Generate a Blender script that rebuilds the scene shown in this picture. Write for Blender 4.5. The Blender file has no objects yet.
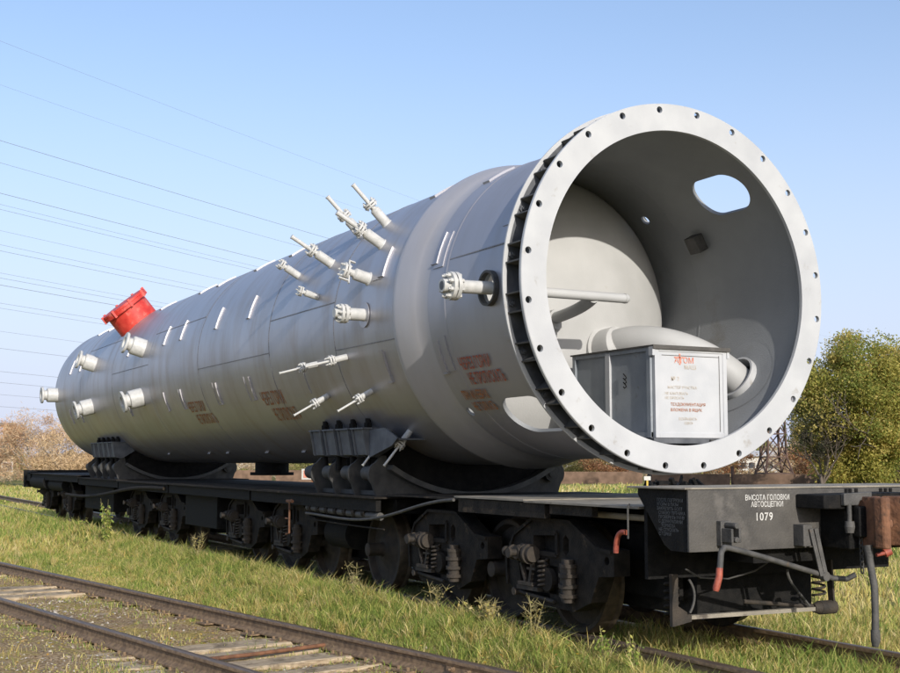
import bpy, bmesh, math, random
import numpy as np
from mathutils import Vector, Matrix
random.seed(7); rng = np.random.default_rng(7)
PI = math.pi; R = math.radians
S = bpy.context.scene; COL = S.collection
# ------------------------------------------------------------------ camera
CAM = Vector((-9.0355, 7.018, 1.5227))
cd = bpy.data.cameras.new('camera'); cam = bpy.data.objects.new('camera', cd); COL.objects.link(cam)
cd.sensor_width = 36; cd.lens = 36*1257.6/900; cd.clip_start = .1; cd.clip_end = 6000
CYAW, CPIT = R(-27.316), R(5.601)
fwd = Vector((math.cos(CPIT)*math.cos(CYAW), math.cos(CPIT)*math.sin(CYAW), math.sin(CPIT)))
cam.location = CAM; cam.rotation_euler = fwd.to_track_quat('-Z', 'Y').to_euler()
S.camera = cam
# ------------------------------------------------------------------ sky and sun
SUN = Vector((-.93, .085, .355)).normalized()
SEL = math.asin(SUN.z); SROT = math.atan2(SUN.x, SUN.y)
w = bpy.data.worlds.new('World'); S.world = w; w.use_nodes = True
nt = w.node_tree; bg = nt.nodes['Background']
sk = nt.nodes.new('ShaderNodeTexSky'); sk.sky_type = 'NISHITA'; sk.sun_disc = False
sk.sun_elevation = SEL; sk.sun_rotation = SROT; sk.air_density = 1.1; sk.dust_density = 1.6; sk.ozone_density = 2.2; sk.altitude = 0
tcw = nt.nodes.new('ShaderNodeTexCoord'); sx = nt.nodes.new('ShaderNodeSeparateXYZ'); nt.links.new(tcw.outputs['Generated'], sx.inputs[0])
hz = nt.nodes.new('ShaderNodeMapRange'); hz.interpolation_type = 'SMOOTHERSTEP'; hz.inputs[1].default_value = -.05; hz.inputs[2].default_value = .42; hz.inputs[3].default_value = .86; hz.inputs[4].default_value = .12; nt.links.new(sx.outputs[2], hz.inputs[0])
hm = nt.nodes.new('ShaderNodeMix'); hm.data_type = 'RGBA'; nt.links.new(hz.outputs[0], hm.inputs[0]); nt.links.new(sk.outputs[0], hm.inputs[6]); hm.inputs[7].default_value = (3.75, 4.0, 4.9, 1)
tint = nt.nodes.new('ShaderNodeMix'); tint.data_type = 'RGBA'; tint.blend_type = 'MULTIPLY'; tint.inputs[0].default_value = 1; nt.links.new(hm.outputs[2], tint.inputs[6]); tint.inputs[7].default_value = (1.0, 1.02, 1.10, 1)
nt.links.new(tint.outputs[2], bg.inputs[0]); bg.inputs[1].default_value = .15
sl = bpy.data.lights.new('sun', 'SUN'); sl.energy = 3.4; sl.angle = R(.55); sl.color = (1, .945, .865)
so = bpy.data.objects.new('sun', sl); COL.objects.link(so); so.rotation_euler = SUN.to_track_quat('Z', 'Y').to_euler()
S.view_settings.view_transform = 'Standard'; S.view_settings.look = 'None'; S.view_settings.gamma = 1
S.view_settings.exposure = .3
try:
    S.cycles.max_bounces = 8; S.cycles.diffuse_bounces = 4
except Exception: pass
# ------------------------------------------------------------------ materials
def mat(name, c1, c2=None, rough=.8, metal=0, scale=8, bump=0, bscale=40, coord='Object', lo=.35, hi=.65, c3=None, s3=2, a3=.5, stretch=None, spec=None, detail=6, trans=0):
    m = bpy.data.materials.new(name); m.use_nodes = True; t = m.node_tree; b = t.nodes['Principled BSDF']
    b.inputs['Roughness'].default_value = rough; b.inputs['Metallic'].default_value = metal
    if spec is not None: b.inputs['Specular IOR Level'].default_value = spec
    N = t.nodes.new; Lk = t.links.new
    tc = N('ShaderNodeTexCoord'); src = tc.outputs[coord]
    if stretch:
        mp = N('ShaderNodeMapping'); mp.inputs['Scale'].default_value = stretch; Lk(src, mp.inputs[0]); src = mp.outputs[0]
    col = None
    if c2 is None: b.inputs['Base Color'].default_value = (*c1, 1)
    else:
        n = N('ShaderNodeTexNoise'); n.inputs['Scale'].default_value = scale; n.inputs['Detail'].default_value = detail; Lk(src, n.inputs[0])
        r = N('ShaderNodeValToRGB'); r.color_ramp.elements[0].position = lo; r.color_ramp.elements[1].position = hi
        r.color_ramp.elements[0].color = (*c1, 1); r.color_ramp.elements[1].color = (*c2, 1); Lk(n.outputs[0], r.inputs[0]); col = r.outputs[0]
        if c3 is not None:
            n3 = N('ShaderNodeTexNoise'); n3.inputs['Scale'].default_value = s3; n3.inputs['Detail'].default_value = 8; n3.inputs['Roughness'].default_value = .65; Lk(tc.outputs[coord], n3.inputs[0])
            r3 = N('ShaderNodeMapRange'); r3.inputs[1].default_value = a3; r3.inputs[2].default_value = a3+.12; Lk(n3.outputs[0], r3.inputs[0])
            mx = N('ShaderNodeMix'); mx.data_type = 'RGBA'; Lk(r3.outputs[0], mx.inputs[0]); Lk(col, mx.inputs[6]); mx.inputs[7].default_value = (*c3, 1); col = mx.outputs[2]
        Lk(col, b.inputs['Base Color'])
        rr = N('ShaderNodeMapRange'); rr.inputs[3].default_value = max(0, rough-.1); rr.inputs[4].default_value = min(1, rough+.1); Lk(n.outputs[0], rr.inputs[0]); Lk(rr.outputs[0], b.inputs['Roughness'])
    if bump:
        n2 = N('ShaderNodeTexNoise'); n2.inputs['Scale'].default_value = bscale; n2.inputs['Detail'].default_value = 5; Lk(src, n2.inputs[0])
        bp = N('ShaderNodeBump'); bp.inputs['Strength'].default_value = bump; bp.inputs['Distance'].default_value = .02; Lk(n2.outputs[0], bp.inputs['Height']); Lk(bp.outputs[0], b.inputs['Normal'])
    return m
def attrmat(name, rough=.7, transl=.35):
    m = bpy.data.materials.new(name); m.use_nodes = True; t = m.node_tree; b = t.nodes['Principled BSDF']; b.inputs['Roughness'].default_value = rough
    b.inputs['Specular IOR Level'].default_value = .25
    a = t.nodes.new('ShaderNodeAttribute'); a.attribute_name = 'Col'; t.links.new(a.outputs[0], b.inputs['Base Color'])
    tr = t.nodes.new('ShaderNodeBsdfTranslucent'); t.links.new(a.outputs[0], tr.inputs[0])
    mx = t.nodes.new('ShaderNodeMixShader'); mx.inputs[0].default_value = transl
    t.links.new(b.outputs[0], mx.inputs[1]); t.links.new(tr.outputs[0], mx.inputs[2]); t.links.new(mx.outputs[0], t.nodes['Material Output'].inputs[0])
    return m
M = {}
def vessel_mat(name, base, dirt, rough, metal, streak):
    m = bpy.data.materials.new(name); m.use_nodes = True; t = m.node_tree; b = t.nodes['Principled BSDF']; N = t.nodes.new; Lk = t.links.new
    b.inputs['Metallic'].default_value = metal
    tc = N('ShaderNodeTexCoord')
    mp = N('ShaderNodeMapping'); mp.inputs['Scale'].default_value = (1.3, .33, .33); Lk(tc.outputs['Object'], mp.inputs[0])
    n1 = N('ShaderNodeTexNoise'); n1.inputs['Scale'].default_value = 2.2; n1.inputs['Detail'].default_value = 9; n1.inputs['Roughness'].default_value = .62; Lk(mp.outputs[0], n1.inputs[0])
    r1 = N('ShaderNodeMapRange'); r1.inputs[1].default_value = .48; r1.inputs[2].default_value = .75; r1.inputs[4].default_value = streak; Lk(n1.outputs[0], r1.inputs[0])
    mx = N('ShaderNodeMix'); mx.data_type = 'RGBA'; mx.inputs[6].default_value = (*base, 1); mx.inputs[7].default_value = (*dirt, 1); Lk(r1.outputs[0], mx.inputs[0])
    n2 = N('ShaderNodeTexNoise'); n2.inputs['Scale'].default_value = .9; n2.inputs['Detail'].default_value = 6; Lk(tc.outputs['Object'], n2.inputs[0])
    r2 = N('ShaderNodeMapRange'); r2.inputs[1].default_value = .3; r2.inputs[2].default_value = .7; r2.inputs[3].default_value = .90; r2.inputs[4].default_value = 1.06; Lk(n2.outputs[0], r2.inputs[0])
    mm = N('ShaderNodeVectorMath'); mm.operation = 'SCALE'; Lk(mx.outputs[2], mm.inputs[0]); Lk(r2.outputs[0], mm.inputs['Scale']); Lk(mm.outputs[0], b.inputs['Base Color'])
    rr = N('ShaderNodeMapRange'); rr.inputs[3].default_value = rough-.07; rr.inputs[4].default_value = rough+.12; Lk(n1.outputs[0], rr.inputs[0]); Lk(rr.outputs[0], b.inputs['Roughness'])
    n4 = N('ShaderNodeTexNoise'); n4.inputs['Scale'].default_value = 1.3; n4.inputs['Detail'].default_value = 3; Lk(tc.outputs['Object'], n4.inputs[0])
    bp = N('ShaderNodeBump'); bp.inputs['Strength'].default_value = .22; bp.inputs['Distance'].default_value = .03; Lk(n4.outputs[0], bp.inputs['Height'])
    n5 = N('ShaderNodeTexNoise'); n5.inputs['Scale'].default_value = 120; Lk(tc.outputs['Object'], n5.inputs[0])
    b2 = N('ShaderNodeBump'); b2.inputs['Strength'].default_value = .12; b2.inputs['Distance'].default_value = .004; Lk(n5.outputs[0], b2.inputs['Height']); Lk(bp.outputs[0], b2.inputs['Normal']); Lk(b2.outputs[0], b.inputs['Normal'])
    return m
M['vessel'] = vessel_mat('vessel_paint', (.40, .395, .42), (.28, .20, .13), .38, .58, .5)
M['skirt'] = vessel_mat('skirt_paint', (.37, .365, .395), (.27, .23, .18), .42, .42, .25)
M['weldmark'] = mat('rust_bleed', (.30, .16, .08), (.42, .30, .2), .8, 0, 30)
M['band'] = vessel_mat('band_sunlit_paint', (.42, .41, .425), (.32, .28, .24), .45, .25, .3)  # lighter than the skirt to stand in for sunlight on the band's slope
M['inner'] = mat('inner_primer', (.22, .228, .235), (.27, .278, .283), .65, 0, 1.5, .15, 60, c3=(.22, .215, .20), s3=1.6, a3=.58)
M['seam'] = mat('weld_bead', (.17, .165, .17), (.30, .29, .29), .6, .3, 60, .5, 150)
M['head'] = mat('head_paint', (.38, .38, .37), (.44, .44, .43), .6, 0, 2, .08, 60, c3=(.37, .35, .32), s3=4, a3=.64)
M['flange'] = mat('flange_paint', (.415, .42, .425), (.475, .48, .48), .5, 0, 3, .06, 80, c3=(.32, .30, .27), s3=5, a3=.61)
M['white'] = mat('white_paint', (.44, .44, .42), (.54, .535, .515), .5, 0, 14, .1, 60, c3=(.5, .44, .36), s3=9, a3=.62)
M['ring'] = mat('dark_grey_paint_and_shade', (.055, .06, .068), (.12, .125, .135), .6, .1, 5, .1, 60)  # real dark parts, plus shade painted on the back ring's inner face
M['red'] = mat('red_paint', (.46, .03, .022), (.62, .06, .04), .5, 0, 8, .08, 40, c3=(.55, .16, .12), s3=5, a3=.56)
M['box'] = mat('crate_white', (.42, .43, .44), (.475, .48, .485), .5, 0, 4, .05, 60, c3=(.36, .34, .30), s3=7, a3=.66)
M['crate_side'] = mat('crate_shade_grey', (.22, .245, .27), (.30, .32, .34), .55, 0, 4, .08, 60, c3=(.16, .15, .14), s3=6, a3=.62)  # crate white darkened to grey, standing for shade on the sides
M['black'] = mat('black_grime', (.005, .005, .005), (.014, .013, .012), .8, 0, 12, .4, 60, c3=(.024, .019, .014), s3=7, a3=.62)
M['frame'] = mat('brown_grime_steel', (.012, .0105, .009), (.034, .028, .022), .82, 0, 9, .45, 50, c3=(.10, .072, .048), s3=5, a3=.6)
for q in ('black', 'frame'): M[q].node_tree.nodes['Principled BSDF'].inputs['Specular IOR Level'].default_value = .2
M['deck'] = mat('weathered_deck_paint', (.20, .18, .145), (.30, .265, .21), .8, 0, 5, .3, 50, c3=(.09, .075, .06), s3=4, a3=.57)
M['endplate'] = mat('end_plate_paint', (.052, .048, .043), (.085, .078, .068), .7, 0, 5, .25, 60, c3=(.11, .10, .088), s3=3, a3=.56)
M['greysteel'] = mat('grey_steel', (.05, .049, .046), (.095, .09, .083), .7, .1, 9, .25, 60, c3=(.10, .07, .045), s3=12, a3=.6)
M['saddle'] = mat('saddle_steel', (.032, .032, .031), (.07, .068, .063), .75, 0, 7, .3, 50, c3=(.065, .055, .045), s3=4, a3=.6)
M['saddlerim'] = mat('saddle_rim', (.06, .06, .058), (.10, .098, .09), .7, 0, 7, .3, 50)
M['bracket'] = mat('blue_grey_bracket', (.065, .072, .085), (.115, .125, .14), .65, 0, 7, .2, 50)
M['tread'] = mat('wheel_tread', (.05, .038, .026), (.10, .075, .05), .55, .3, 14, .1, 50)
M['wheelweb'] = mat('wheel_web', (.022, .018, .014), (.052, .040, .029), .8, 0, 9, .3, 60)
M['rust'] = mat('rusty_steel', (.11, .05, .026), (.22, .10, .05), .85, 0, 10, .5, 30, c3=(.07, .04, .025), s3=9, a3=.54)
M['rail'] = mat('rail_rust', (.13, .085, .05), (.26, .175, .10), .75, .1, 20, .3, 60, c3=(.16, .10, .06), s3=9, a3=.58)
M['railhead'] = mat('rail_head', (.10, .07, .05), (.19, .14, .10), .5, .15, 12, .05, 60, stretch=(.2, 4, 4))
M['tie'] = mat('weathered_wood', (.27, .20, .125), (.50, .40, .27), .9, 0, 5, .6, 14, stretch=(14, 1.2, 6), c3=(.16, .12, .07), s3=4, a3=.5)
M['stone'] = attrmat('stones', .9, 0)
M['grass'] = attrmat('grass_blades', .65, .4)
M['leaf'] = attrmat('leaves', .6, .45)
M['twig'] = attrmat('bare_twigs', .85, 0)
M['bark'] = mat('bark', (.07, .055, .042), (.14, .11, .085), .9, 0, 12, .5, 20, stretch=(1, 1, .3))
M['birch'] = mat('pale_bark', (.38, .34, .28), (.6, .56, .48), .85, 0, 6, .3, 20, stretch=(1, 1, 3), c3=(.1, .09, .08), s3=5, a3=.62)
M['wire'] = mat('wire_steel', (.22, .235, .27), None, .6)
M['lattice'] = mat('rusty_lattice', (.075, .045, .035), (.12, .07, .05), .8, 0, 3)
M['lattice_far'] = mat('galvanised_lattice', (.22, .24, .28), (.28, .3, .34), .7, 0, 2)
M['wall_white'] = mat('pale_wall', (.55, .52, .47), (.68, .65, .6), .85, 0, .6)
M['wall_brick'] = mat('red_brick_wall', (.32, .10, .055), (.42, .15, .08), .9, 0, 2)
M['wall_yellow'] = mat('yellow_wall', (.52, .40, .24), (.62, .50, .32), .9, 0, 1)
M['roofm'] = mat('dark_roof', (.10, .09, .085), (.16, .15, .14), .85, 0, 1)
M['glass'] = mat('window_glass', (.05, .06, .075), None, .15)
M['fencem'] = mat('rusty_fence', (.11, .068, .043), (.19, .12, .08), .9, 0, 2)
M['post'] = mat('pale_post', (.5, .42, .33), (.6, .5, .4), .8, 0, 5)
M['wpaint'] = mat('white_lettering', (.62, .61, .57), (.45, .43, .40), .7, 0, 40)
M['gpaint'] = mat('grey_lettering', (.11, .115, .12), (.06, .062, .065), .7, 0, 60)
M['rpaint'] = mat('red_lettering', (.40, .07, .035), (.26, .09, .06), .6, 0, 22)
M['rfaded'] = mat('faded_red_lettering', (.42, .13, .035), (.28, .13, .06), .6, 0, 14)
M['tpaint'] = mat('tan_lettering', (.42, .36, .28), (.55, .5, .43), .7, 0, 30)
M['redgrip'] = mat('dull_red_paint', (.22, .04, .025), (.36, .09, .05), .6, 0, 30)
M['redmark'] = mat('red_mark', (.55, .12, .06), (.62, .3, .22), .6, 0, 50)
M['yellowp'] = mat('yellow_post_paint', (.55, .38, .06), None, .7)
M['rope'] = mat('dark_chain', (.05, .045, .04), None, .7)
# ------------------------------------------------------------------ mesh building
class MB:
    def __init__(s): s.v = []; s.f = []; s.m = []
    def add(s, V, F, m=0):
        o = len(s.v); s.v += [tuple(p) for p in V]; s.f += [tuple(i+o for i in f) for f in F]; s.m += [m]*len(F); return s
    def box(s, x0, x1, y0, y1, z0, z1, m=0, X=None):
        V = [Vector((x, y, z)) for x in (x0, x1) for y in (y0, y1) for z in (z0, z1)]
        if X is not None: V = [X @ p for p in V]
        return s.add(V, [(0, 1, 3, 2), (4, 6, 7, 5), (0, 4, 5, 1), (2, 3, 7, 6), (0, 2, 6, 4), (1, 5, 7, 3)], m)
    def beam(s, a, b, w, h, m=0, up=(0, 0, 1)):
        a = Vector(a); b = Vector(b); d = (b-a).normalized(); u = Vector(up)
        if abs(d.dot(u)) > .98: u = Vector((1, 0, 0))
        r = d.cross(u).normalized(); u = r.cross(d)
        V = [p + r*sx*w/2 + u*sy*h/2 for p in (a, b) for sx, sy in ((-1, -1), (1, -1), (1, 1), (-1, 1))]
        return s.add(V, [(3, 2, 1, 0), (4, 5, 6, 7), (0, 1, 5, 4), (1, 2, 6, 5), (2, 3, 7, 6), (3, 0, 4, 7)], m)
    def cyl(s, a, b, r0, r1=None, n=16, m=0, cap=True):
        if r1 is None: r1 = r0
        a = Vector(a); b = Vector(b); d = (b-a).normalized(); u = Vector((0, 0, 1)) if abs(d.z) < .95 else Vector((1, 0, 0))
        x = d.cross(u).normalized(); y = d.cross(x)
        V = [p + (x*math.cos(t)+y*math.sin(t))*rr for p, rr in ((a, r0), (b, r1)) for t in [2*PI*i/n for i in range(n)]]
        F = [(i, (i+1) % n, n+(i+1) % n, n+i) for i in range(n)]
        if cap: F += [tuple(range(n-1, -1, -1)), tuple(range(n, 2*n))]
        return s.add(V, F, m)
    def path(s, P, r, n=8, m=0, cap=True):
        P = [Vector(p) for p in P]; rs = r if isinstance(r, (list, tuple)) else [r]*len(P); V = []; px = None
        for i, p in enumerate(P):
            d = (P[min(i+1, len(P)-1)]-P[max(i-1, 0)]).normalized()
            if px is None:
                u = Vector((0, 0, 1)) if abs(d.z) < .9 else Vector((1, 0, 0)); px = d.cross(u).normalized()
            else: px = (px - d*px.dot(d)).normalized()
            py = d.cross(px); V += [p+(px*math.cos(2*PI*k/n)+py*math.sin(2*PI*k/n))*rs[i] for k in range(n)]
        L = len(P); F = [(i*n+k, i*n+(k+1) % n, (i+1)*n+(k+1) % n, (i+1)*n+k) for i in range(L-1) for k in range(n)]
        if cap: F += [tuple(range(n-1, -1, -1)), tuple(range((L-1)*n, L*n))]
        return s.add(V, F, m)
    def lathe(s, prof, n=96, a0=0, a1=2*PI, closed=False, m=0, C=(0, 0, 0), axis='x', endcap=False):
        full = abs(a1-a0-2*PI) < 1e-6; k = n if full else n+1; V = []
        for (x, r) in prof:
            for i in range(k):
                t = a0+(a1-a0)*i/n; c, q = r*math.cos(t), r*math.sin(t)
                V.append((C[0]+x, C[1]+c, C[2]+q) if axis == 'x' else (C[0]+c, C[1]+q, C[2]+x) if axis == 'z' else (C[0]+q, C[1]+x, C[2]+c))
        L = len(prof); F = []
        for j in range(L if closed else L-1):
            j2 = (j+1) % L
            for i in range(n):
                i2 = (i+1) % k; F.append((j*k+i, j*k+i2, j2*k+i2, j2*k+i))
        if closed and not full and endcap: F += [tuple(j*k for j in range(L)), tuple(j*k+n for j in range(L-1, -1, -1))]
        return s.add(V, F, m)
    def prism(s, poly, a, b, plane='xz', m=0):
        n = len(poly)
        def P(p, q): return (p[0], q, p[1]) if plane == 'xz' else (q, p[0], p[1]) if plane == 'yz' else (p[0], p[1], q)
        V = [P(p, a) for p in poly]+[P(p, b) for p in poly]
        return s.add(V, [tuple(range(n)), tuple(range(2*n-1, n-1, -1))]+[(i, i+n, (i+1) % n+n, (i+1) % n) for i in range(n)], m)
    def mesh(s, name, mats, ang=35, fix=True):
        me = bpy.data.meshes.new(name); me.from_pydata(s.v, [], s.f); 
        if fix:
            bm = bmesh.new(); bm.from_mesh(me); bmesh.ops.recalc_face_normals(bm, faces=bm.faces); bm.to_mesh(me); bm.free()
        for q in (mats if isinstance(mats, (list, tuple)) else [mats]): me.materials.append(M[q])
        if any(s.m): me.polygons.foreach_set('material_index', s.m)
        me.polygons.foreach_set('use_smooth', [True]*len(me.polygons))
        if ang is not None: me.set_sharp_from_angle(angle=R(ang))
        me.update(); return me
W = {}
def place(o, Mw, parent=None):
    W[o.name] = Mw.copy()
    if parent is not None: o.parent = parent; o.matrix_basis = W[parent.name].inverted() @ Mw
    else: o.matrix_basis = Mw
    return o
I4 = Matrix.Identity(4)
def obj(name, mb, mats, parent=None, Mw=None, ang=35, bevel=0):
    me = mb if isinstance(mb, bpy.types.Mesh) else mb.mesh(name, mats, ang)
    o = bpy.data.objects.new(name, me); COL.objects.link(o); place(o, Mw if Mw is not None else I4, parent)
    if bevel:
        bv = o.modifiers.new('bevel', 'BEVEL'); bv.width = bevel; bv.segments = 2; bv.limit_method = 'ANGLE'; bv.angle_limit = R(40)
    return o
def thing(name, label, cat, loc, group=None):
    o = bpy.data.objects.new(name, None); COL.objects.link(o); place(o, Matrix.Translation(Vector(loc))); o.empty_display_size = .3
    return tag(o, label, cat, group)
def tag(o, label, cat, group=None, kind=None):
    if label: o['label'] = label
    if cat: o['category'] = cat
    if group: o['group'] = group
    if kind: o['kind'] = kind
    return o
def boolean(o, cutter):
    md = o.modifiers.new('cut', 'BOOLEAN'); md.operation = 'DIFFERENCE'; md.solver = 'EXACT'; md.object = cutter; md.use_self = True
    bpy.context.view_layer.update()
    dg = bpy.context.evaluated_depsgraph_get(); me = bpy.data.meshes.new_from_object(o.evaluated_get(dg))
    o.modifiers.clear(); o.data = me; me.set_sharp_from_angle(angle=R(30))
    bpy.data.objects.remove(cutter)
def npmesh(name, V, Q, T, mat_, col=None, smooth=False):
    """V (n,3); Q (k,4) quads; T (j,3) triangles"""
    me = bpy.data.meshes.new(name); me.vertices.add(len(V)); me.vertices.foreach_set('co', np.asarray(V, np.float32).ravel())
    nq, ntv = len(Q), len(T); loops = np.concatenate([np.asarray(Q, np.int32).ravel(), np.asarray(T, np.int32).ravel()])
    me.loops.add(len(loops)); me.loops.foreach_set('vertex_index', loops); me.polygons.add(nq+ntv)
    me.polygons.foreach_set('loop_start', np.concatenate([np.arange(nq)*4, nq*4+np.arange(ntv)*3]).astype(np.int32))
    if smooth: me.polygons.foreach_set('use_smooth', np.ones(nq+ntv, bool))
    if col is not None:
        a = me.color_attributes.new('Col', 'FLOAT_COLOR', 'POINT'); a.data.foreach_set('color', np.concatenate([col, np.ones((len(col), 1))], 1).astype(np.float32).ravel())
    me.materials.append(M[mat_]); me.update(calc_edges=True); return me
def text(name, body, size, mat_, parent, f, depth=0, align='LEFT', space=1.0, xs=1.0, bold=.0, fit=None):
    cu = bpy.data.curves.new(name, 'FONT'); cu.body = body; cu.size = size; cu.align_x = align; cu.space_character = space; cu.offset = bold; cu.resolution_u = 3
    o = bpy.data.objects.new(name, cu); COL.objects.link(o); bpy.context.view_layer.update()
    me = bpy.data.meshes.new_from_object(o.evaluated_get(bpy.context.evaluated_depsgraph_get())); bpy.data.objects.remove(o)
    if fit: xs = fit/max(v.co.x for v in me.vertices)
    for v in me.vertices: v.co = f(v.co.x*xs, v.co.y)
    me.materials.clear(); me.materials.append(M[mat_])
    t = bpy.data.objects.new(name, me); COL.objects.link(t); place(t, I4, parent); return t
def noise2(x, y, s=1.0, seed=0):
    r = np.random.default_rng(seed); o = np.zeros_like(x, dtype=float)
    for k in range(6):
        a, f, ph = r.uniform(0, 2*PI), s*(1.6**k)*r.uniform(.8, 1.2), r.uniform(0, 6.28); a2 = r.uniform(0, 2*PI)
        o += np.sin((x*math.cos(a)+y*math.sin(a))*f+ph+1.7*np.sin((x*math.cos(a2)+y*math.sin(a2))*f*.6+ph))/(1.35**k)
    return o/3
# ------------------------------------------------------------------ ground
TK = .1585; CT = 1/math.sqrt(1+TK*TK)
def U(x, y): return (y-(2.94+TK*x))*CT                     # lateral distance from the centre of the near track
def gz(x, y):
    x = np.asarray(x, float); y = np.asarray(y, float); u = U(x, y)
    z = np.full(np.broadcast(x, y).shape, -.19)
    z = z - .095*np.exp(-(u/1.5)**4)                       # track bed of the near track lies lower
    z = z + .19*np.exp(-((y-1.50)/.50)**2)*(.45+.55*np.clip((x+.9)/1.6, 0, 1))*np.clip((u+3)*-.0+1, 0, 1)*np.clip((-u-.95)/.4, 0, 1)  # verge between the tracks
    z = z + .022*noise2(x, y, 1.4, 3) + np.where(np.hypot(x, y) > 60, .1*noise2(x, y, .03, 5), 0)
    z = z - .25*np.clip((x-20)/60, 0, 1)
    inn = np.exp(-(u/.9)**6); z = z + np.exp(-(u/1.6)**6)*.030*noise2(x, y, 3.5, 8)
    return z
def axis(lo, hi, flo, fhi, step, g=1.16):
    a = list(np.arange(flo, fhi, step)); s = step; v = fhi
    while v < hi: a.append(v); s *= g; v += s
    a.append(hi); s = step; v = flo-step; pre = []
    while v > lo: pre.append(v); s *= g; v -= s
    pre.append(lo); return np.array(pre[::-1]+a)
gx = axis(-700, 2500, -6, 16, .12); gy = axis(-2500, 900, -4, 7, .1)
X, Y = np.meshgrid(gx, gy, indexing='ij'); Z = gz(X, Y)
V = np.stack([X, Y, Z], -1).reshape(-1, 3); nx, ny = X.shape; ii = np.arange(nx*ny).reshape(nx, ny)
Q = np.stack([ii[:-1, :-1], ii[1:, :-1], ii[1:, 1:], ii[:-1, 1:]], -1).reshape(-1, 4)
def ground_mat():
    m = bpy.data.materials.new('ground_soil'); m.use_nodes = True; t = m.node_tree; b = t.nodes['Principled BSDF']; N = t.nodes.new; Lk = t.links.new
    b.inputs['Roughness'].default_value = .95; b.inputs['Specular IOR Level'].default_value = .15
    tc = N('ShaderNodeTexCoord'); sp = N('ShaderNodeSeparateXYZ'); Lk(tc.outputs['Object'], sp.inputs[0])
    def math_(op, a, c):
        n = N('ShaderNodeMath'); n.operation = op
        for i, q in enumerate((a, c)):
            if isinstance(q, (int, float)): n.inputs[i].default_value = q
            elif q is not None: Lk(q, n.inputs[i])
        return n.outputs[0]
    u = math_('ABSOLUTE', math_('SUBTRACT', math_('SUBTRACT', sp.outputs[1], math_('MULTIPLY', sp.outputs[0], TK)), 2.94), None)
    us = math_('SUBTRACT', math_('SUBTRACT', sp.outputs[1], math_('MULTIPLY', sp.outputs[0], TK)), 2.94)
    u = math_('SUBTRACT', u, math_('MULTIPLY', math_('MAXIMUM', us, 0), .62))
    nz = N('ShaderNodeTexNoise'); nz.inputs['Scale'].default_value = 1.7; nz.inputs['Detail'].default_value = 6; Lk(tc.outputs['Object'], nz.inputs[0])
    k = math_('ADD', u, math_('MULTIPLY', math_('SUBTRACT', nz.outputs[0], .5), 2.2))
    mr = N('ShaderNodeMapRange'); mr.inputs[1].default_value = .9; mr.inputs[2].default_value = 1.7; Lk(k, mr.inputs[0])
    nf = N('ShaderNodeTexNoise'); nf.inputs['Scale'].default_value = 35; nf.inputs['Detail'].default_value = 7; Lk(tc.outputs['Object'], nf.inputs[0])
    nl = N('ShaderNodeTexNoise'); nl.inputs['Scale'].default_value = .35; nl.inputs['Detail'].default_value = 9; nl.inputs['Roughness'].default_value = .7; Lk(tc.outputs['Object'], nl.inputs[0])
    def ramp(src, pts):
        r = N('ShaderNodeValToRGB'); e = r.color_ramp.elements; e[0].position = pts[0][0]; e[0].color = (*pts[0][1], 1); e[1].position = pts[-1][0]; e[1].color = (*pts[-1][1], 1)
        for p, c in pts[1:-1]: q = e.new(p); q.color = (*c, 1)
        Lk(src, r.inputs[0]); return r.outputs[0]
    soil = ramp(nf.outputs[0], [(.3, (.19, .12, .055)), (.5, (.35, .24, .13)), (.68, (.48, .37, .24))])
    nm = N('ShaderNodeTexNoise'); nm.inputs['Scale'].default_value = 2.3; nm.inputs['Detail'].default_value = 9; nm.inputs['Roughness'].default_value = .7; Lk(tc.outputs['Object'], nm.inputs[0])
    nm2 = N('ShaderNodeMapRange'); nm2.inputs[1].default_value = .5; nm2.inputs[2].default_value = .6; nm2.inputs[4].default_value = .8; Lk(nm.outputs[0], nm2.inputs[0])
    ms = N('ShaderNodeMix'); ms.data_type = 'RGBA'; Lk(nm2.outputs[0], ms.inputs[0]); Lk(soil, ms.inputs[6]); ms.inputs[7].default_value = (.36, .28, .08, 1); soil = ms.outputs[2]
    gr = ramp(nl.outputs[0], [(.34, (.15, .17, .045)), (.5, (.27, .25, .08)), (.62, (.40, .33, .14))])
    mx = N('ShaderNodeMix'); mx.data_type = 'RGBA'; Lk(mr.outputs[0], mx.inputs[0]); Lk(soil, mx.inputs[6]); Lk(gr, mx.inputs[7])
    ml = N('ShaderNodeMix'); ml.data_type = 'RGBA'; ml.blend_type = 'MULTIPLY'; ml.inputs[0].default_value = .7; Lk(mx.outputs[2], ml.inputs[6]); Lk(ramp(nf.outputs[0], [(.3, (.55, .55, .55)), (.65, (1.2, 1.2, 1.15))]), ml.inputs[7])
    Lk(ml.outputs[2], b.inputs['Base Color'])
    bp = N('ShaderNodeBump'); bp.inputs['Strength'].default_value = .8; bp.inputs['Distance'].default_value = .03; Lk(nf.outputs[0], bp.inputs['Height']); Lk(bp.outputs[0], b.inputs['Normal'])
    return m
M['ground'] = ground_mat()
g = bpy.data.objects.new('ground', npmesh('ground', V, Q, np.zeros((0, 3), int), 'ground', smooth=True)); COL.objects.link(g); tag(g, None, None, kind='structure')
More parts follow.
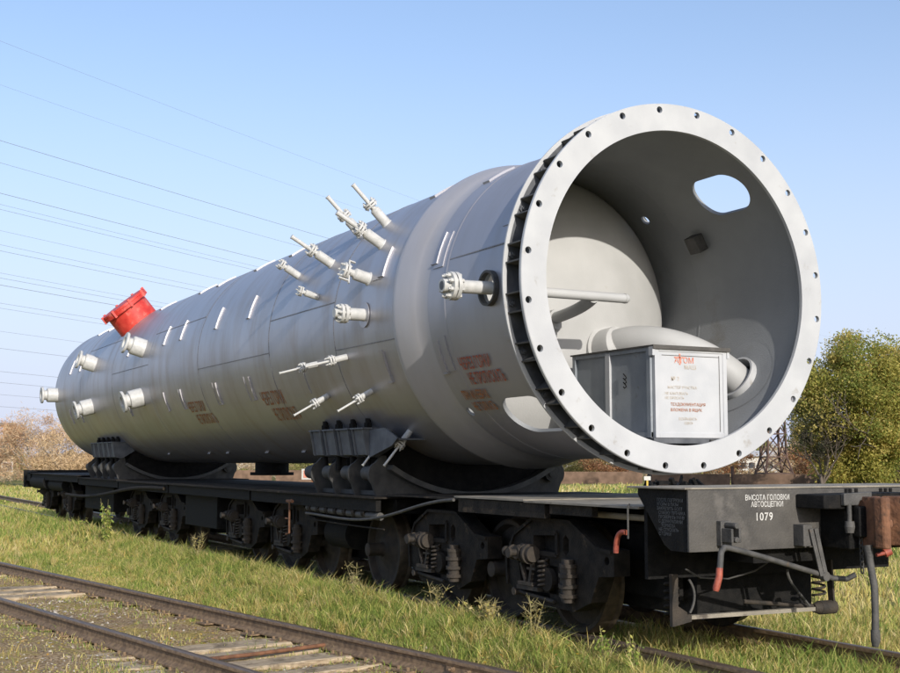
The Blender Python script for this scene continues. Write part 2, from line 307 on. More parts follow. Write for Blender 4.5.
# ------------------------------------------------------------------ tracks
RP = [(-.065, 0), (.066, 0), (.066, .014), (.014, .048), (.009, .105), (.034, .118), (.036, .145), (.029, .152), (-.029, .152), (-.036, .145), (-.034, .118), (-.009, .105), (-.014, .048), (-.066, .014)]
def rail(parent, p0, d, L, off, top, seg=24):
    """rail along direction d, split in head and web"""
    n = Vector((-d.y, d.x, 0)); mb = MB(); V = []; K = len(RP)
    for i in range(seg+1):
        c = p0 + d*(L*i/seg) + n*off
        V += [(c.x+n.x*a, c.y+n.y*a, top-.152+b) for a, b in RP]
    F = []; mi = []
    for i in range(seg):
        for k in range(K):
            F.append((i*K+k, i*K+(k+1) % K, (i+1)*K+(k+1) % K, (i+1)*K+k)); mi.append(1 if k in (6, 7, 8) else 0)
    o = len(mb.v); mb.v += V; mb.f += F; mb.m += mi
    mb.add([V[k] for k in range(K)], [tuple(range(K))]); mb.add([V[seg*K+k] for k in range(K)], [tuple(range(K))])
    return obj('rail', mb, ['rail', 'railhead'], parent, ang=50)
NT = thing('railway_track', 'rusty empty railway track with pale wooden sleepers in the foreground beside the grass verge', 'railway track', (0, 2.94, -.25))
d1 = Vector((1, TK, 0)).normalized(); P0 = Vector((0, 2.94, 0)); n1 = Vector((-d1.y, d1.x, 0))
for o_ in (-.8, .8): rail(NT, P0-d1*7, d1, 130, o_, -.10)
Rz1 = Matrix.Rotation(math.atan(TK), 4, 'Z')
def tie_mesh(k):
    r = random.Random(k); mb = MB(); n = 7; V = []
    for j in range(n):
        y = -1.36+2.72*j/(n-1); e = .012 if j in (0, n-1) else 0
        for a, b in ((-.125, -.16), (.125, -.16), (.13-e, -.012), (.115, 0), (.03, -r.uniform(0, .01)), (-.03, -r.uniform(0, .014)), (-.115, 0), (-.13+e, -.012)):
            V.append((a+r.uniform(-.006, .006), y, b+r.uniform(-.006, .004)))
    F = [(j*8+i, j*8+(i+1) % 8, (j+1)*8+(i+1) % 8, (j+1)*8+i) for j in range(n-1) for i in range(8)]
    F += [tuple(range(7, -1, -1)), tuple(range((n-1)*8, n*8))]; mb.add(V, F); return mb.mesh('sleeper', 'tie', 30)
tms = [tie_mesh(i) for i in range(5)]
pl = MB().box(-.11, .11, -.17, .17, 0, .014); 
for sx in (-.07, .07):
    for sy in (-.12, .12): pl.cyl((sx, sy, .01), (sx, sy, .045), .014, n=6)
plm = pl.mesh('tie_plate', 'rail')
nt_ = 0
for i in range(-8, 95):
    s_ = i*.56+random.uniform(-.03, .03)+.12; c = P0+d1*s_
    if i > 34 and i % 2: pass
    big = 1.3 < c.x < 2.9 or random.random() < .07; zt = -.250 if big else -.258+random.choice([0, -.012, -.026, -.034, -.042, -.022]); ry = random.uniform(-.02, .02)
    t = obj('sleeper', tms[i % 5], None, NT, Matrix.Translation((c.x, c.y, zt)) @ Rz1 @ Matrix.Rotation(ry, 4, 'Z') @ Matrix.Diagonal((random.uniform(1.25, 1.5) if big else random.uniform(.92, 1.1), random.uniform(.97, 1.03), 1, 1)))
    if i < 40:
        for o_ in (-.8, .8):
            q = c+n1*o_; obj('tie_plate', plm, None, t, Matrix.Translation((q.x, q.y, -.262)) @ Rz1)
q0, q1 = P0+d1*2.15-n1*.76, P0+d1*2.0+n1*.76
obj('tie_rod', MB().path([(q0.x, q0.y, -.215), ((q0.x+q1.x)/2, (q0.y+q1.y)/2, -.222), (q1.x, q1.y, -.215)], .019, 10), 'rust', NT)
# fishplate joint on the far rail
Mf = Matrix.Translation(P0+d1*-.22-n1*.8+Vector((0, 0, -.10))) @ Rz1
for sgn in (1, -1):
    mb = MB().prism([(.012*sgn, -.125), (.055*sgn, -.128), (.03*sgn, -.10), (.024*sgn, -.06), (.034*sgn, -.04), (.013*sgn, -.036)], -.44, .44, 'yz')
    fp = obj('fishplate', mb, 'rail', NT, Mf)
    if sgn > 0:
        for bx in (-.34, -.12, .12, .34):
            obj('bolt', MB().cyl((bx, .025, -.075), (bx, .062, -.075), .021, n=6).cyl((bx, .06, -.075), (bx, .085, -.075), .011, n=8), 'rail', fp, Mf)
FT = thing('railway_track', 'overgrown railway track running under the transporter wagon, its rails half hidden in grass', 'railway track', (0, 0, -.2))
for o_ in (-.8, .8): rail(FT, Vector((-8, 0, 0)), Vector((1, 0, 0)), 110, o_, -.0)
for i in range(-14, 60):
    obj('sleeper', tms[i % 5], None, FT, Matrix.Translation((i*.56, 0, -.175+random.uniform(-.02, 0))))
# ------------------------------------------------------------------ the vessel
AZ = 3.078
VS = thing('pressure_vessel', 'huge grey steel vessel lying on saddles with a white bolted flange on its open end', 'pressure vessel', (11, 0, AZ))
def P(x, deg, r): a = R(deg); return Vector((x, r*math.cos(a), AZ+r*math.sin(a)))
def frame(x, deg, r):
    """local +Z radial, +X along the vessel"""
    a = R(deg); z = Vector((0, math.cos(a), math.sin(a))); xx = Vector((1, 0, 0)); y = z.cross(xx)
    m = Matrix((xx, y, z)).transposed().to_4x4(); m.translation = P(x, deg, r); return m
CC = (0, 0, AZ); RB = 1.612
# shell courses, each a rolled plate ring with a tiny weld between them
cuts = [2.72, 4.35, 6.6, 9.9, 13.0, 15.9, 19.0, 21.6]
for a, b in zip(cuts[:-1], cuts[1:]):
    obj('shell_course', MB().lathe([(a, RB-.05), (a, RB), (b, RB), (b, RB-.05)], 160, C=CC), 'vessel', VS, ang=60)
for a in cuts[1:]:
    obj('weld_seam', MB().lathe([(a-.011, RB-.003), (a-.004, RB+.004), (a+.004, RB+.004), (a+.011, RB-.003)], 160, C=CC), 'seam' if a < 12 else 'vessel', VS, ang=80)
hp = [(21.6, RB-.002)]+[(22.0+.78*math.sin(t), RB*math.cos(t)) for t in np.linspace(0, PI/2-.02, 26)]+[(22.78, 0.001)]
obj('rear_head', MB().lathe(hp, 128, C=CC), 'vessel', VS, ang=60)
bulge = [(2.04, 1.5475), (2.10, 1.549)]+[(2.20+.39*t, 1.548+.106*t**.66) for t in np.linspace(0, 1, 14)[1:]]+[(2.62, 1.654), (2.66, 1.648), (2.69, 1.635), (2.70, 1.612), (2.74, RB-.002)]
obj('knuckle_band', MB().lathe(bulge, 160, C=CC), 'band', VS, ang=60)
# skirt with openings
sk_ = MB(); NS = 192
sk_.lathe([(.03, 1.532), (.9, 1.538), (1.68, 1.544), (2.06, 1.547), (2.06, 1.50), (.03, 1.50)], NS, closed=True, C=CC)
skirt = obj('skirt', sk_, ['skirt', 'inner'], VS)
for p in skirt.data.polygons:
    c = p.center; rr = math.hypot(c.y, c.z-AZ)
    if rr < 1.502: p.material_index = 1
cut = MB()
def obround(x0, x1, deg, hw, r0=1.3, r1=1.8, n=20):
    m = frame((x0+x1)/2, deg, 0); L = (x1-x0)/2-hw; pts = []
    for i in range(n): t = PI*i/(n-1)-PI/2; pts.append((L+hw*math.cos(t), hw*math.sin(t)))
    for i in range(n): t = PI*i/(n-1)+PI/2; pts.append((-L+hw*math.cos(t), hw*math.sin(t)))
    k = len(pts); V = [m @ Vector((a, b, r)) for r in (r0, r1) for a, b in pts]
    cut.add(V, [tuple(range(k)), tuple(range(2*k-1, k-1, -1))]+[(i, (i+1) % k, k+(i+1) % k, k+i) for i in range(k)])
obround(.32, 1.05, 134, .225); obround(.50, 1.33, -48.5, .235)
def rcut(x, deg, r, n=28):
    m = frame(x, deg, 0); cut.cyl(m @ Vector((0, 0, 1.3)), m @ Vector((0, 0, 1.9)), r, n=n)
rcut(.76, -149, .215, 40); rcut(.78, -.6, .145); rcut(2.0, 136, .055, 16); rcut(1.97, -44.3, .055, 16)
co = obj('cutter', cut, 'inner'); boolean(skirt, co)
obj('skirt_liner', MB().lathe([(2.062, 1.50), (2.47, 1.50)], 160, C=CC), 'inner', VS, ang=60)
obj('weld_seam', MB().lathe([(1.66, 1.543), (1.672, 1.551), (1.688, 1.551), (1.70, 1.543)], 160, C=CC), 'skirt', VS, ang=80)
def arcseam(x0, x1, deg, r, name='weld_seam', mt='seam', w=.45):
    obj(name, MB().lathe([(x0, r-.003), (x0, r+.004), (x1, r+.004), (x1, r-.003)], 3, R(deg-w/2), R(deg+w/2), C=CC, closed=True, endcap=True), mt, VS)
for x0, x1, dg, r in [(2.72, 4.33, -11, RB), (4.36, 6.58, 9, RB), (6.62, 9.88, -6, RB), (9.92, 12.98, 24, RB), (13.02, 15.88, 4, RB), (15.92, 18.98, 30, RB)]: arcseam(x0, x1, dg, r)
arcseam(.32, 1.65, 14, 1.541)
obj('weld_seam', MB().lathe([(2.70, RB-.003), (2.708, RB+.004), (2.718, RB+.004), (2.726, RB-.003)], 160, C=CC), 'seam', VS, ang=80)
# liner openings: sleeve rings
for x, deg, r0, L, zz in [(.76, -149, .215, .13, 1.42), (.78, -.6, .145, .05, 1.535)]:
    m = frame(x, deg, 0); q = MB(); q.lathe([(zz, r0+.018), (zz+L, r0+.018), (zz+L, r0-.004), (zz, r0-.004)], 40, closed=True, axis='z'); obj('opening_sleeve', q, 'flange' if deg < -100 else 'greysteel', VS, m)
# pad around the far pipe hole, curved
def pad(x, deg, w_, h_, r, t, mt, name='pad_plate'):
    a0, a1 = deg-math.degrees(h_/2/r), deg+math.degrees(h_/2/r)
    return obj(name, MB().lathe([(x-w_/2, r-.004), (x-w_/2, r+t), (x+w_/2, r+t), (x+w_/2, r-.004)], 10, R(a0), R(a1), C=CC, closed=True, endcap=True), mt, VS)
mp_ = MB(); k = 44; Vp = []
for rr_ in (.235, .43):
    for i in range(k):
        t = 2*PI*i/k; xx, aa = .76+rr_*math.cos(t), -149+math.degrees(rr_*math.sin(t)/1.5); Vp.append(P(xx, aa, 1.493))
mp_.add(Vp, [(i, (i+1) % k, k+(i+1) % k, k+i) for i in range(k)]); obj('pad_plate', mp_, 'inner', VS)
# front flange
N24 = [82.5-15*i for i in range(24)]
fl = obj('flange', MB().lathe([(0, 1.43), (0, 1.672), (.006, 1.678), (.036, 1.678), (.036, 1.43)], 240, closed=True, C=CC), 'flange', VS, ang=30)
hc = MB()
for a in N24: q = P(0, a, 1.62); hc.cyl(q+Vector((-.1, 0, 0)), q+Vector((.2, 0, 0)), .031, n=16)
boolean(fl, obj('cutter', hc, 'ring'))
obj('back_ring_shade', MB().lathe([(.2835, 1.536), (.2835, 1.655)], 240, C=CC), 'ring', VS)  # dark sheet standing in for the front flange's shadow on the ring
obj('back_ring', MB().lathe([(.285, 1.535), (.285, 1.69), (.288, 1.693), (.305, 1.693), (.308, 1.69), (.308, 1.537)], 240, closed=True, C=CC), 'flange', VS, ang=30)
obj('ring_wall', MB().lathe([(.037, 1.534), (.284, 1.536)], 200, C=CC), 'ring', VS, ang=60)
gm = MB().box(.0365, .284, -.007, .007, 1.53, 1.672).mesh('gusset', 'greysteel')
for a in N24:
    for da in (-2.8, 2.8):
        f_ = frame(0, a+da, 0); obj('gusset', gm, None, VS, f_)
bm_ = MB().cyl((.285, 0, 1.62), (.262, 0, 1.62), .034, n=6).cyl((.262, 0, 1.62), (.24, 0, 1.62), .016, n=8).mesh('bolt', 'ring')
for a in N24: obj('bolt', bm_, None, VS, frame(0, a, 0))
# inside: dished head, elbow, small pipe
hh = [(2.42-.72*math.cos(t), 1.499*math.sin(t)) for t in np.linspace(.001, PI/2, 40)]
obj('inner_head', MB().lathe(hh+[(2.45, 1.499)], 128, C=CC), 'head', VS, ang=70)
obj('weld_seam', MB().lathe([(2.36, 1.499), (2.33, 1.490), (2.30, 1.499)], 128, C=CC), 'inner', VS, ang=80)
obj('weld_seam', MB().lathe([(1.62, 1.5), (1.635, 1.495), (1.65, 1.5)], 128, C=CC), 'inner', VS, ang=80)
def bez(pts, n=24):
    pts = [Vector(p) for p in pts]; out = []
    for i in range(n+1):
        t = i/n; q = pts[:]
        while len(q) > 1: q = [a.lerp(b, t) for a, b in zip(q[:-1], q[1:])]
        out.append(q[0])
    return out
ep = bez([(1.62, -.39, 2.685), (1.30, -.42, 2.76), (.98, -.72, 2.72), (.84, -1.06, 2.50), (.765, -1.22, 2.34)], 28)+[Vector((.75, -1.36, 2.22)), Vector((.74, -1.55, 2.08))]
el = obj('elbow_pipe', MB().path([(2.0, -.34, 2.65)]+ep, .158, 36), 'head', VS, ang=50)
obj('collar', MB().path([(1.95, -.345, 2.655), (1.72, -.365, 2.665), (1.715, -.365, 2.665)], [.25, .25, .16], 40).path([(1.72, -.365, 2.665), (1.56, -.38, 2.68), (1.53, -.385, 2.685), (1.52, -.39, 2.69)], [.205, .205, .195, .15], 40), 'head', el, ang=30)
obj('stiffener', MB().prism([(-.12, 0), (.12, 0), (0, .16)], -.008, .008, 'xz'), 'head', el, Matrix.Translation((.76, -1.16, 2.17)) @ Matrix.Rotation(.5, 4, 'X'))
sp_ = obj('small_pipe', MB().cyl((.78, .08, 3.055), (.78, 1.70, 3.062), .046, n=24), 'head', VS)
obj('end_cap', MB().lathe([(.08, .049), (.05, .046), (.03, .03), (.022, .001)], 20, axis='y', C=(.78, 0, 3.055)), 'head', sp_)
obj('branch_pipe', MB().path(bez([(.79, .42, 3.05), (.86, .40, 3.03), (1.05, .36, 2.99), (1.25, .33, 2.96), (1.85, .30, 2.93)], 14), .058, 20), 'head', sp_)
obj('collar', MB().path(bez([(1.62, .30, 2.93), (1.72, .30, 2.93), (1.85, .30, 2.93)], 3), .10, 28), 'head', sp_)
obj('lug', MB().box(1.28, 1.45, -.09, .09, -.12, .0), 'greysteel', VS, frame(0, 151, 1.5), bevel=.006)
# nozzles
def discs(mb, z0, z1, r, bolts, br, gap=.012):
    mid = (z0+z1)/2
    mb.cyl((0, 0, z0), (0, 0, mid-gap/2), r, n=28); mb.cyl((0, 0, mid+gap/2), (0, 0, z1), r, n=28); mb.cyl((0, 0, mid-gap/2), (0, 0, mid+gap/2), r*.6, n=20, m=1)
def bolts(z0, z1, r, k, br, e=.018):
    mb = MB()
    for i in range(k):
        t = 2*PI*(i+.5)/k; x, y = r*math.cos(t), r*math.sin(t); mb.cyl((x, y, z0-e), (x, y, z1+e), br, n=6); mb.cyl((x, y, z1+e), (x, y, z1+e*1.6), br*.55, n=6)
    return mb
protos = {}
def nozz(kind):
    if kind in protos: return protos[kind]
    L = []
    if kind == 'rod':
        L += [('nozzle', MB().cyl((0, 0, -.02), (0, 0, .012), .075, .062, n=24).cyl((0, 0, .01), (0, 0, .21), .058, n=28).cyl((0, 0, .21), (0, 0, .232), .058, .036, n=28).cyl((0, 0, .23), (0, 0, .29), .036, n=20), 'white')]
        q = MB(); discs(q, .27, .325, .083, 6, .01); L += [('flange', q, ['white', 'ring']), ('bolt_ring', bolts(.27, .325, .064, 6, .0125), 'white'), ('rod', MB().cyl((0, 0, .32), (0, 0, .58), .025, n=16).cyl((0, 0, .58), (0, 0, .595), .03, n=16), 'white')]
    if kind == 'thin':
        L += [('nozzle', MB().cyl((0, 0, -.02), (0, 0, .15), .036, n=20).cyl((0, 0, .15), (0, 0, .2), .026, n=16), 'white')]
        q = MB(); discs(q, .165, .215, .06, 6, .01); L += [('flange', q, ['white', 'ring']), ('bolt_ring', bolts(.165, .215, .046, 4, .011), 'white'), ('rod', MB().cyl((0, 0, .21), (0, 0, .48), .0135, n=12).cyl((0, 0, .48), (0, 0, .49), .017, n=12), 'white')]
    if kind == 'short':
        L += [('nozzle', MB().cyl((0, 0, -.02), (0, 0, .19), .046, n=24).cyl((0, 0, .19), (0, 0, .25), .028, n=16), 'white')]
        q = MB(); discs(q, .235, .28, .068, 6, .01); L += [('flange', q, ['white', 'ring']), ('bolt_ring', bolts(.235, .28, .052, 4, .011), 'white')]
    if kind == 'mid':
        L += [('nozzle', MB().cyl((0, 0, -.02), (0, 0, .015), .09, .07, n=24).cyl((0, 0, .01), (0, 0, .17), .066, n=28).cyl((0, 0, .17), (0, 0, .19), .066, .04, n=28).cyl((0, 0, .19), (0, 0, .3), .04, n=20), 'white')]
        q = MB(); discs(q, .26, .32, .09, 6, .01); L += [('flange', q, ['white', 'ring']), ('bolt_ring', bolts(.26, .32, .07, 6, .0125), 'white')]
    if kind == 'big':
        L += [('nozzle', MB().cyl((0, 0, -.02), (0, 0, .18), .068, n=28).cyl((0, 0, .18), (0, 0, .21), .068, .055, n=28).cyl((0, 0, .21), (0, 0, .26), .055, n=20), 'white'),
              ('base_ring', MB().lathe([(.006, .07), (.006, .14), (.014, .14), (.014, .07)], 32, closed=True, axis='z'), 'vessel')]
        q = MB(); discs(q, .22, .30, .105, 6, .01); q.cyl((0, 0, .3), (0, 0, .36), .05, n=20); L += [('flange', q, ['white', 'ring']), ('bolt_ring', bolts(.22, .30, .08, 8, .016, .024), 'white')]
    if kind == 'out':
        L += [('nozzle', MB().cyl((0, 0, .0), (0, 0, .36), .06, n=28).cyl((0, 0, .30), (0, 0, .37), .06, .085, n=28), 'white')]
        q = MB(); discs(q, .355, .435, .128, 8, .01); q.cyl((0, 0, .43), (0, 0, .50), .06, n=24); q.cyl((0, 0, .50), (0, 0, .503), .04, n=20, m=1); L += [('flange', q, ['white', 'ring']), ('bolt_ring', bolts(.355, .435, .098, 8, .02, .028), 'white')]
    if kind == 'large':
        L += [('nozzle', MB().lathe([(-.05, .175), (.0, .165), (.20, .165), (.225, .155), (.235, .115), (.31, .112), (.325, .12)], 40, axis='z'), 'white'),
              ('flange', MB().lathe([(.315, .08), (.315, .185), (.32, .19), (.355, .19), (.36, .185), (.36, .10), (.33, .098), (.33, .001)], 40, axis='z'), 'white')]
    protos[kind] = [(n, mb.mesh(n, mt), None) for n, mb, mt in L]; return protos[kind]
def put(kind, x, deg, r=RB, spin=0, sc=1.0):
    f_ = frame(x, deg, r) @ Matrix.Rotation(spin, 4, 'Z') @ Matrix.Scale(sc, 4); root = None
    for n, me, _ in nozz(kind):
        o = obj(n, me, None, VS if root is None else root, f_)
        if root is None: root = o
    return root
for x, a in [(17.85, 16), (13.62, 16), (18.0, -15.5), (13.66, -15.5), (21.75, -1)]: put('large', x, a, sc=1.02)
for i, (x, a, k, s_) in enumerate([(3.9, 44.5, 'rod', 1), (4.62, 44.0, 'rod', 1.02), (3.48, 30, 'rod', 1.05), (4.94, 29.5, 'rod', 1.0), (6.07, 29.5, 'short', 1.05), (4.97, 13.9, 'short', .9), (3.47, 14.8, 'mid', 1),
     (3.45, .4, 'big', 1), (4.07, -14.4, 'thin', 1.05), (5.0, -15, 'thin', 1.0), (5.03, -29.5, 'thin', 1), (3.73, -29.7, 'thin', .95), (4.12, -50.5, 'thin', 1.0), (3.53, -50.5, 'thin', 1.0)]):
    put(k, x, a, RB, i*.4, s_)
put('out', .78, -.6, 1.53)
fm = frame(3.47, 14.8, RB)
obj('bracket', MB().box(-.012, .012, -.16, .16, .235, .25).box(-.012, .012, .12, .135, .25, .36).box(-.012, .012, -.165, -.15, .17, .25), 'white', VS, fm @ Matrix.Rotation(.5, 4, 'Z'))
# red manhole
rf = frame(16.3, 49.5, RB); red = obj('manhole', MB().lathe([(-.16, .43), (.36, .43)], 56, axis='z'), 'red', VS, rf)
obj('cover', MB().lathe([(.34, .40), (.34, .50), (.35, .508), (.40, .508), (.405, .50), (.41, .50), (.415, .508), (.455, .505), (.462, .495), (.462, .001)], 56, axis='z'), 'red', red, rf)
bl = MB()
for i in range(8):
    t = 2*PI*i/8; bl.beam((.505*math.cos(t), .505*math.sin(t), .33), (.505*math.cos(t), .505*math.sin(t), .485), .05, .035)
obj('clamp_ring', bl, 'red', red, rf)
# insulation brackets on rings round the shell
def clip_mesh(r, arc, name='bracket'):
    a = arc/2/r*180/PI; mb = MB(); mb.lathe([(-.008, 0), (-.008, .055), (.008, .055), (.008, 0)], 8, R(90-a), R(90+a), closed=True, endcap=True, C=(0, 0, -r))
    # lathe radius is offset from the axis: rebuild with absolute radii
    mb = MB(); mb.lathe([(-.004, r-.004), (-.003, r+.022), (.003, r+.022), (.004, r-.004)], 8, R(-a), R(a), closed=True, endcap=True)
    c, s_ = math.cos(R(-a)), math.sin(R(-a))
    mb.box(-.003, .13, r*c-.01, r*c+.02, r*s_-.004, r*s_+.002)
    return mb.mesh(name, 'vessel')
dsm = MB().box(-.07, .07, -.003, .003, RB-.005, RB+.028).mesh('bracket', 'vessel')
cmA = clip_mesh(RB, .34); cmB = clip_mesh(1.546, .34)
for x in (3.06, 7.55, 9.1, 11.05, 12.1, 14.75, 19.3, 20.4):
    for deg in (100, 60, 20, -21, -62.5):
        if x == 3.06 and deg < -60: continue
        if deg == 100: continue
        m = Matrix.Translation((x, 0, AZ)) @ Matrix.Rotation(R(deg), 4, 'X')
        if deg < -60: obj('bracket', dsm, None, VS, frame(x, deg, 0)); continue
        obj('bracket', cmA, None, VS, m)
for deg in (60, 20, -21): obj('bracket', cmB, None, VS, Matrix.Translation((1.9, 0, AZ)) @ Matrix.Rotation(R(deg), 4, 'X'))
for x, deg, w_, h_, r in [(3.22, 20, .24, .38, RB), (3.22, -21, .24, .38, RB), (5.6, -21, .22, .36, RB), (9.4, -21, .22, .36, RB), (11.3, -21, .2, .34, RB), (7.9, -21, .22, .36, RB)]: pad(x, deg, w_, h_, r, .007, 'vessel')
for x, deg, w_, h_ in [(1.99-.12, 19, .2, .38), (1.85, -20, .2, .36), (.55, 22, .34, .06), (.5, -18, .3, .05), (.46, -31, .26, .05)]: pad(x, deg, w_, h_, 1.546 if x > 1.7 else 1.536, .008, 'skirt')
obj('added_side_nozzle', MB().lathe([(1.50, .25), (1.92, .25), (1.92, .33), (1.97, .33), (1.97, .001)], 40, axis='z').lathe([(1.50, .225), (1.92, .225), (1.93, .001)], 40, axis='z', m=1), ['vessel', 'ring'], VS, frame(.76, -149, 0))  # unseen closed tube added so the pipe hole shows dark instead of sky
# lettering wrapped on the shell
def wrap(x0, deg0, r):
    return lambda a, b: P(x0-a, deg0+math.degrees(b/r), r)
ttx = [('ЧЕРЕЗ ГОРКИ', 1.62, -26.6, .118, 1.5505, 'rpaint', .60), ('НЕ ПРОПУСКАТЬ', 1.57, -32.6, .118, 1.5465, 'rpaint', .68), ('ПРИ МАНЕВРАХ', 1.86, -38.6, .100, 1.5505, 'rfaded', .50), ('НЕ ТОЛКАТЬ', 1.80, -43.8, .100, 1.5505, 'rfaded', .43),
       ('ЧЕРЕЗ ГОРКИ', 10.95, -29.5, .17, RB, 'rfaded', .9), ('НЕ ПРОПУСКАТЬ', 10.8, -37.5, .17, RB, 'rfaded', 1.0), ('ЧЕРЕЗ ГОРКИ', 7.35, -30.5, .19, RB, 'rfaded', .85), ('НЕ ПРОПУСКАТЬ', 7.2, -39.5, .19, RB, 'rfaded', .95)]
for s_, x0, dg, sz, r, mt, fw in ttx: text('lettering', s_, sz*1.4, mt, VS, wrap(x0, dg, r+.004), fit=fw, bold=.0032)
# ------------------------------------------------------------------ crate inside the mouth
BX = thing('document_crate', 'pale sheet steel crate with lettering wedged inside the open mouth of the vessel', 'crate', (.9, -.2, 1.72))
bx0, bx1, by0, by1, bz0, bz1 = .15, 1.48, -.62, .20, 1.72, 2.54
obj('front_panel', MB().box(bx0+.004, bx0+.03, by0+.02, by1-.02, bz0+.02, bz1-.02), 'box', BX)
fr = MB()
for y0, y1, z0, z1 in [(by0, by0+.045, bz0, bz1), (by1-.045, by1, bz0, bz1), (by0+.045, by1-.045, bz0, bz0+.045), (by0+.045, by1-.045, bz1-.04, bz1)]: fr.box(bx0-.004, bx0+.036, y0, y1, z0, z1)
obj('front_frame', fr, 'box', BX, bevel=.003)
obj('panel_seam', MB().box(bx0-.001, bx0+.004, by0+.085, by0+.089, bz0+.06, bz1-.06).box(bx0-.001, bx0+.004, by0+.089, by1-.08, bz1-.075, bz1-.071), 'greysteel', BX)
for yy in (by1-.012, by0+.012):
    obj('side_panel', MB().box(bx0+.036, bx1, yy-.008, yy+.008, bz0+.01, bz1-.01), 'crate_side', BX)
obj('back_panel', MB().box(bx1, bx1+.02, by0, by1, bz0, bz1), 'box', BX)
for xx, w_ in ((.87, .075), (bx1-.03, .05), (bx0+.07, .06)):
    obj('post', MB().box(xx-w_/2, xx+w_/2, by1-.003, by1+.022, bz0, bz1-.012), 'box' if xx < 1.4 and xx > .5 else 'crate_side', BX, bevel=.003)
obj('edge_rail', MB().box(bx0+.04, bx1, by1+.0, by1+.018, bz1-.035, bz1), 'crate_side', BX)
obj('edge_rail', MB().box(bx0+.04, bx1, by1+.0, by1+.018, bz0, bz0+.05), 'crate_side', BX)
obj('lid', MB().box(bx0-.02, bx1+.02, by0-.03, by1+.03, bz1+.001, bz1+.016).box(bx0-.024, bx0-.016, by0-.03, by1+.03, bz1-.02, bz1+.016), 'endplate', BX)
obj('corner_post', MB().box(bx0-.01, bx0+.05, by0-.028, by0-.001, bz1-.08, bz1).box(bx0-.01, bx0+.05, by1+.001, by1+.03, bz1-.08, bz1), 'box', BX)
obj('skid', MB().box(bx0+.0, bx0+.08, by0+.05, by1+.02, bz0-.05, bz0-.002), 'ring', BX)
obj('skid', MB().box(bx0+.9, bx0+.98, by0+.05, by1-.02, bz0-.16, bz0-.002), 'ring', BX)
obj('skid_end', MB().box(bx0-.03, bx0+.0, by0+.09, by0+.22, bz0-.042, bz0-.014), 'greysteel', BX)
ff = lambda y0, z0: (lambda a, b: Vector((bx0-.0, y0-a, z0+b)))
for s_, y, z, sz, mt in [('АТОМ', -.02, 2.40, .075, 'redmark'), ('МАШ', -.13, 2.345, .055, 'tpaint'), ('№ 2', .02, 2.24, .05, 'tpaint'), ('МАСТЕР УЧАСТКА', .06, 2.165, .036, 'tpaint'), ('НЕ КАНТОВАТЬ', .09, 2.11, .034, 'tpaint'), ('НЕ БРОСАТЬ', .09, 2.07, .034, 'tpaint'), ('ТЕХДОКУМЕНТАЦИЯ', .03, 2.01, .038, 'rfaded'), ('ВЛОЖЕНА В ЯЩИК', .03, 1.96, .038, 'rfaded'), ('ВСКРЫВАТЬ', -.06, 1.88, .034, 'tpaint'), ('ЗДЕСЬ', -.12, 1.845, .03, 'tpaint')]:
    text('lettering', s_, sz, mt, BX, ff(y, z), bold=.0003)
obj('emblem', MB().box(bx0-.001, bx0+.003, -.09, -.075, 2.385, 2.485).box(bx0-.001, bx0+.003, -.14, -.02, 2.445, 2.456), 'redmark', BX)
for i, z in enumerate((2.30, 2.26, 2.22)):
    obj('hook', MB().path([(.62, by1+.012, z+.02), (.59, by1+.014, z), (.57, by1+.014, z-.02), (.6, by1+.014, z-.035), (.62, by1+.014, z-.02)], .005, 6), 'black', BX)
# ------------------------------------------------------------------ transporter wagon
WG = thing('railway_transporter', 'black grimy many-wheeled railway transporter wagon carrying the big grey vessel', 'railway wagon', (12, 0, 0))
# end platform
EX = -1.72
obj('end_beam', MB().box(EX, EX+.02, -1.31, 1.31, .86, 1.305), 'endplate', WG, bevel=.004)
obj('end_deck', MB().box(EX-.0, -1.0, -1.34, 1.34, 1.308, 1.322), 'deck', WG, bevel=.003)
obj('side_plate', MB().prism([(EX+.022, .86), (EX+.022, 1.306), (-1.1, 1.306), (-1.1, 1.26), (-1.42, .90), (-1.5, .86)], 1.285, 1.305, 'xz'), 'black', WG)
obj('side_plate', MB().prism([(EX+.022, .86), (EX+.022, 1.306), (-1.1, 1.306), (-1.1, 1.26), (-1.42, .90), (-1.5, .86)], -1.305, -1.285, 'xz'), 'black', WG)
obj('cross_wall', MB().box(-1.14, -1.10, -1.25, 1.25, .62, 1.305).box(-1.6, -1.14, -.62, .62, .75, 1.2), 'black', WG)
fy = lambda x0, z0: (lambda a, b: Vector((x0-a, 1.3075, z0+b)))
for i, s_ in enumerate(['ПОСЛЕ ПОГРУЗКИ', 'УПОРЫ В ПАЗЫ', 'ЗАКРЕПИТЬ БОЛТ', 'СМАЗКУ ПЯТНИКА', 'ПРОВЕРИТЬ РАМУ', 'С ДОМКРАТАМИ', 'ТОРМОЗА', 'НЕ СПУСКАТЬ', 'С ГОРКИ']):
    text('lettering', s_, .034, 'gpaint', WG, fy(-1.34-.02*(i > 2)-.03*(i in (6,)), 1.215-.031*i), xs=1.0, bold=.0002)
fe = lambda y0, z0: (lambda a, b: Vector((EX-.003, y0-a, z0+b)))
text('lettering', 'ВЫСОТА ГОЛОВКИ', .055, 'wpaint', WG, fe(.79, 1.225), xs=.82, bold=.0005)
text('lettering', 'АВТОСЦЕПКИ', .055, 'wpaint', WG, fe(.735, 1.175), xs=.82, bold=.0005)
text('lettering', '1079', .082, 'wpaint', WG, fe(.70, 1.075), xs=.95, space=1.15, bold=.0010)
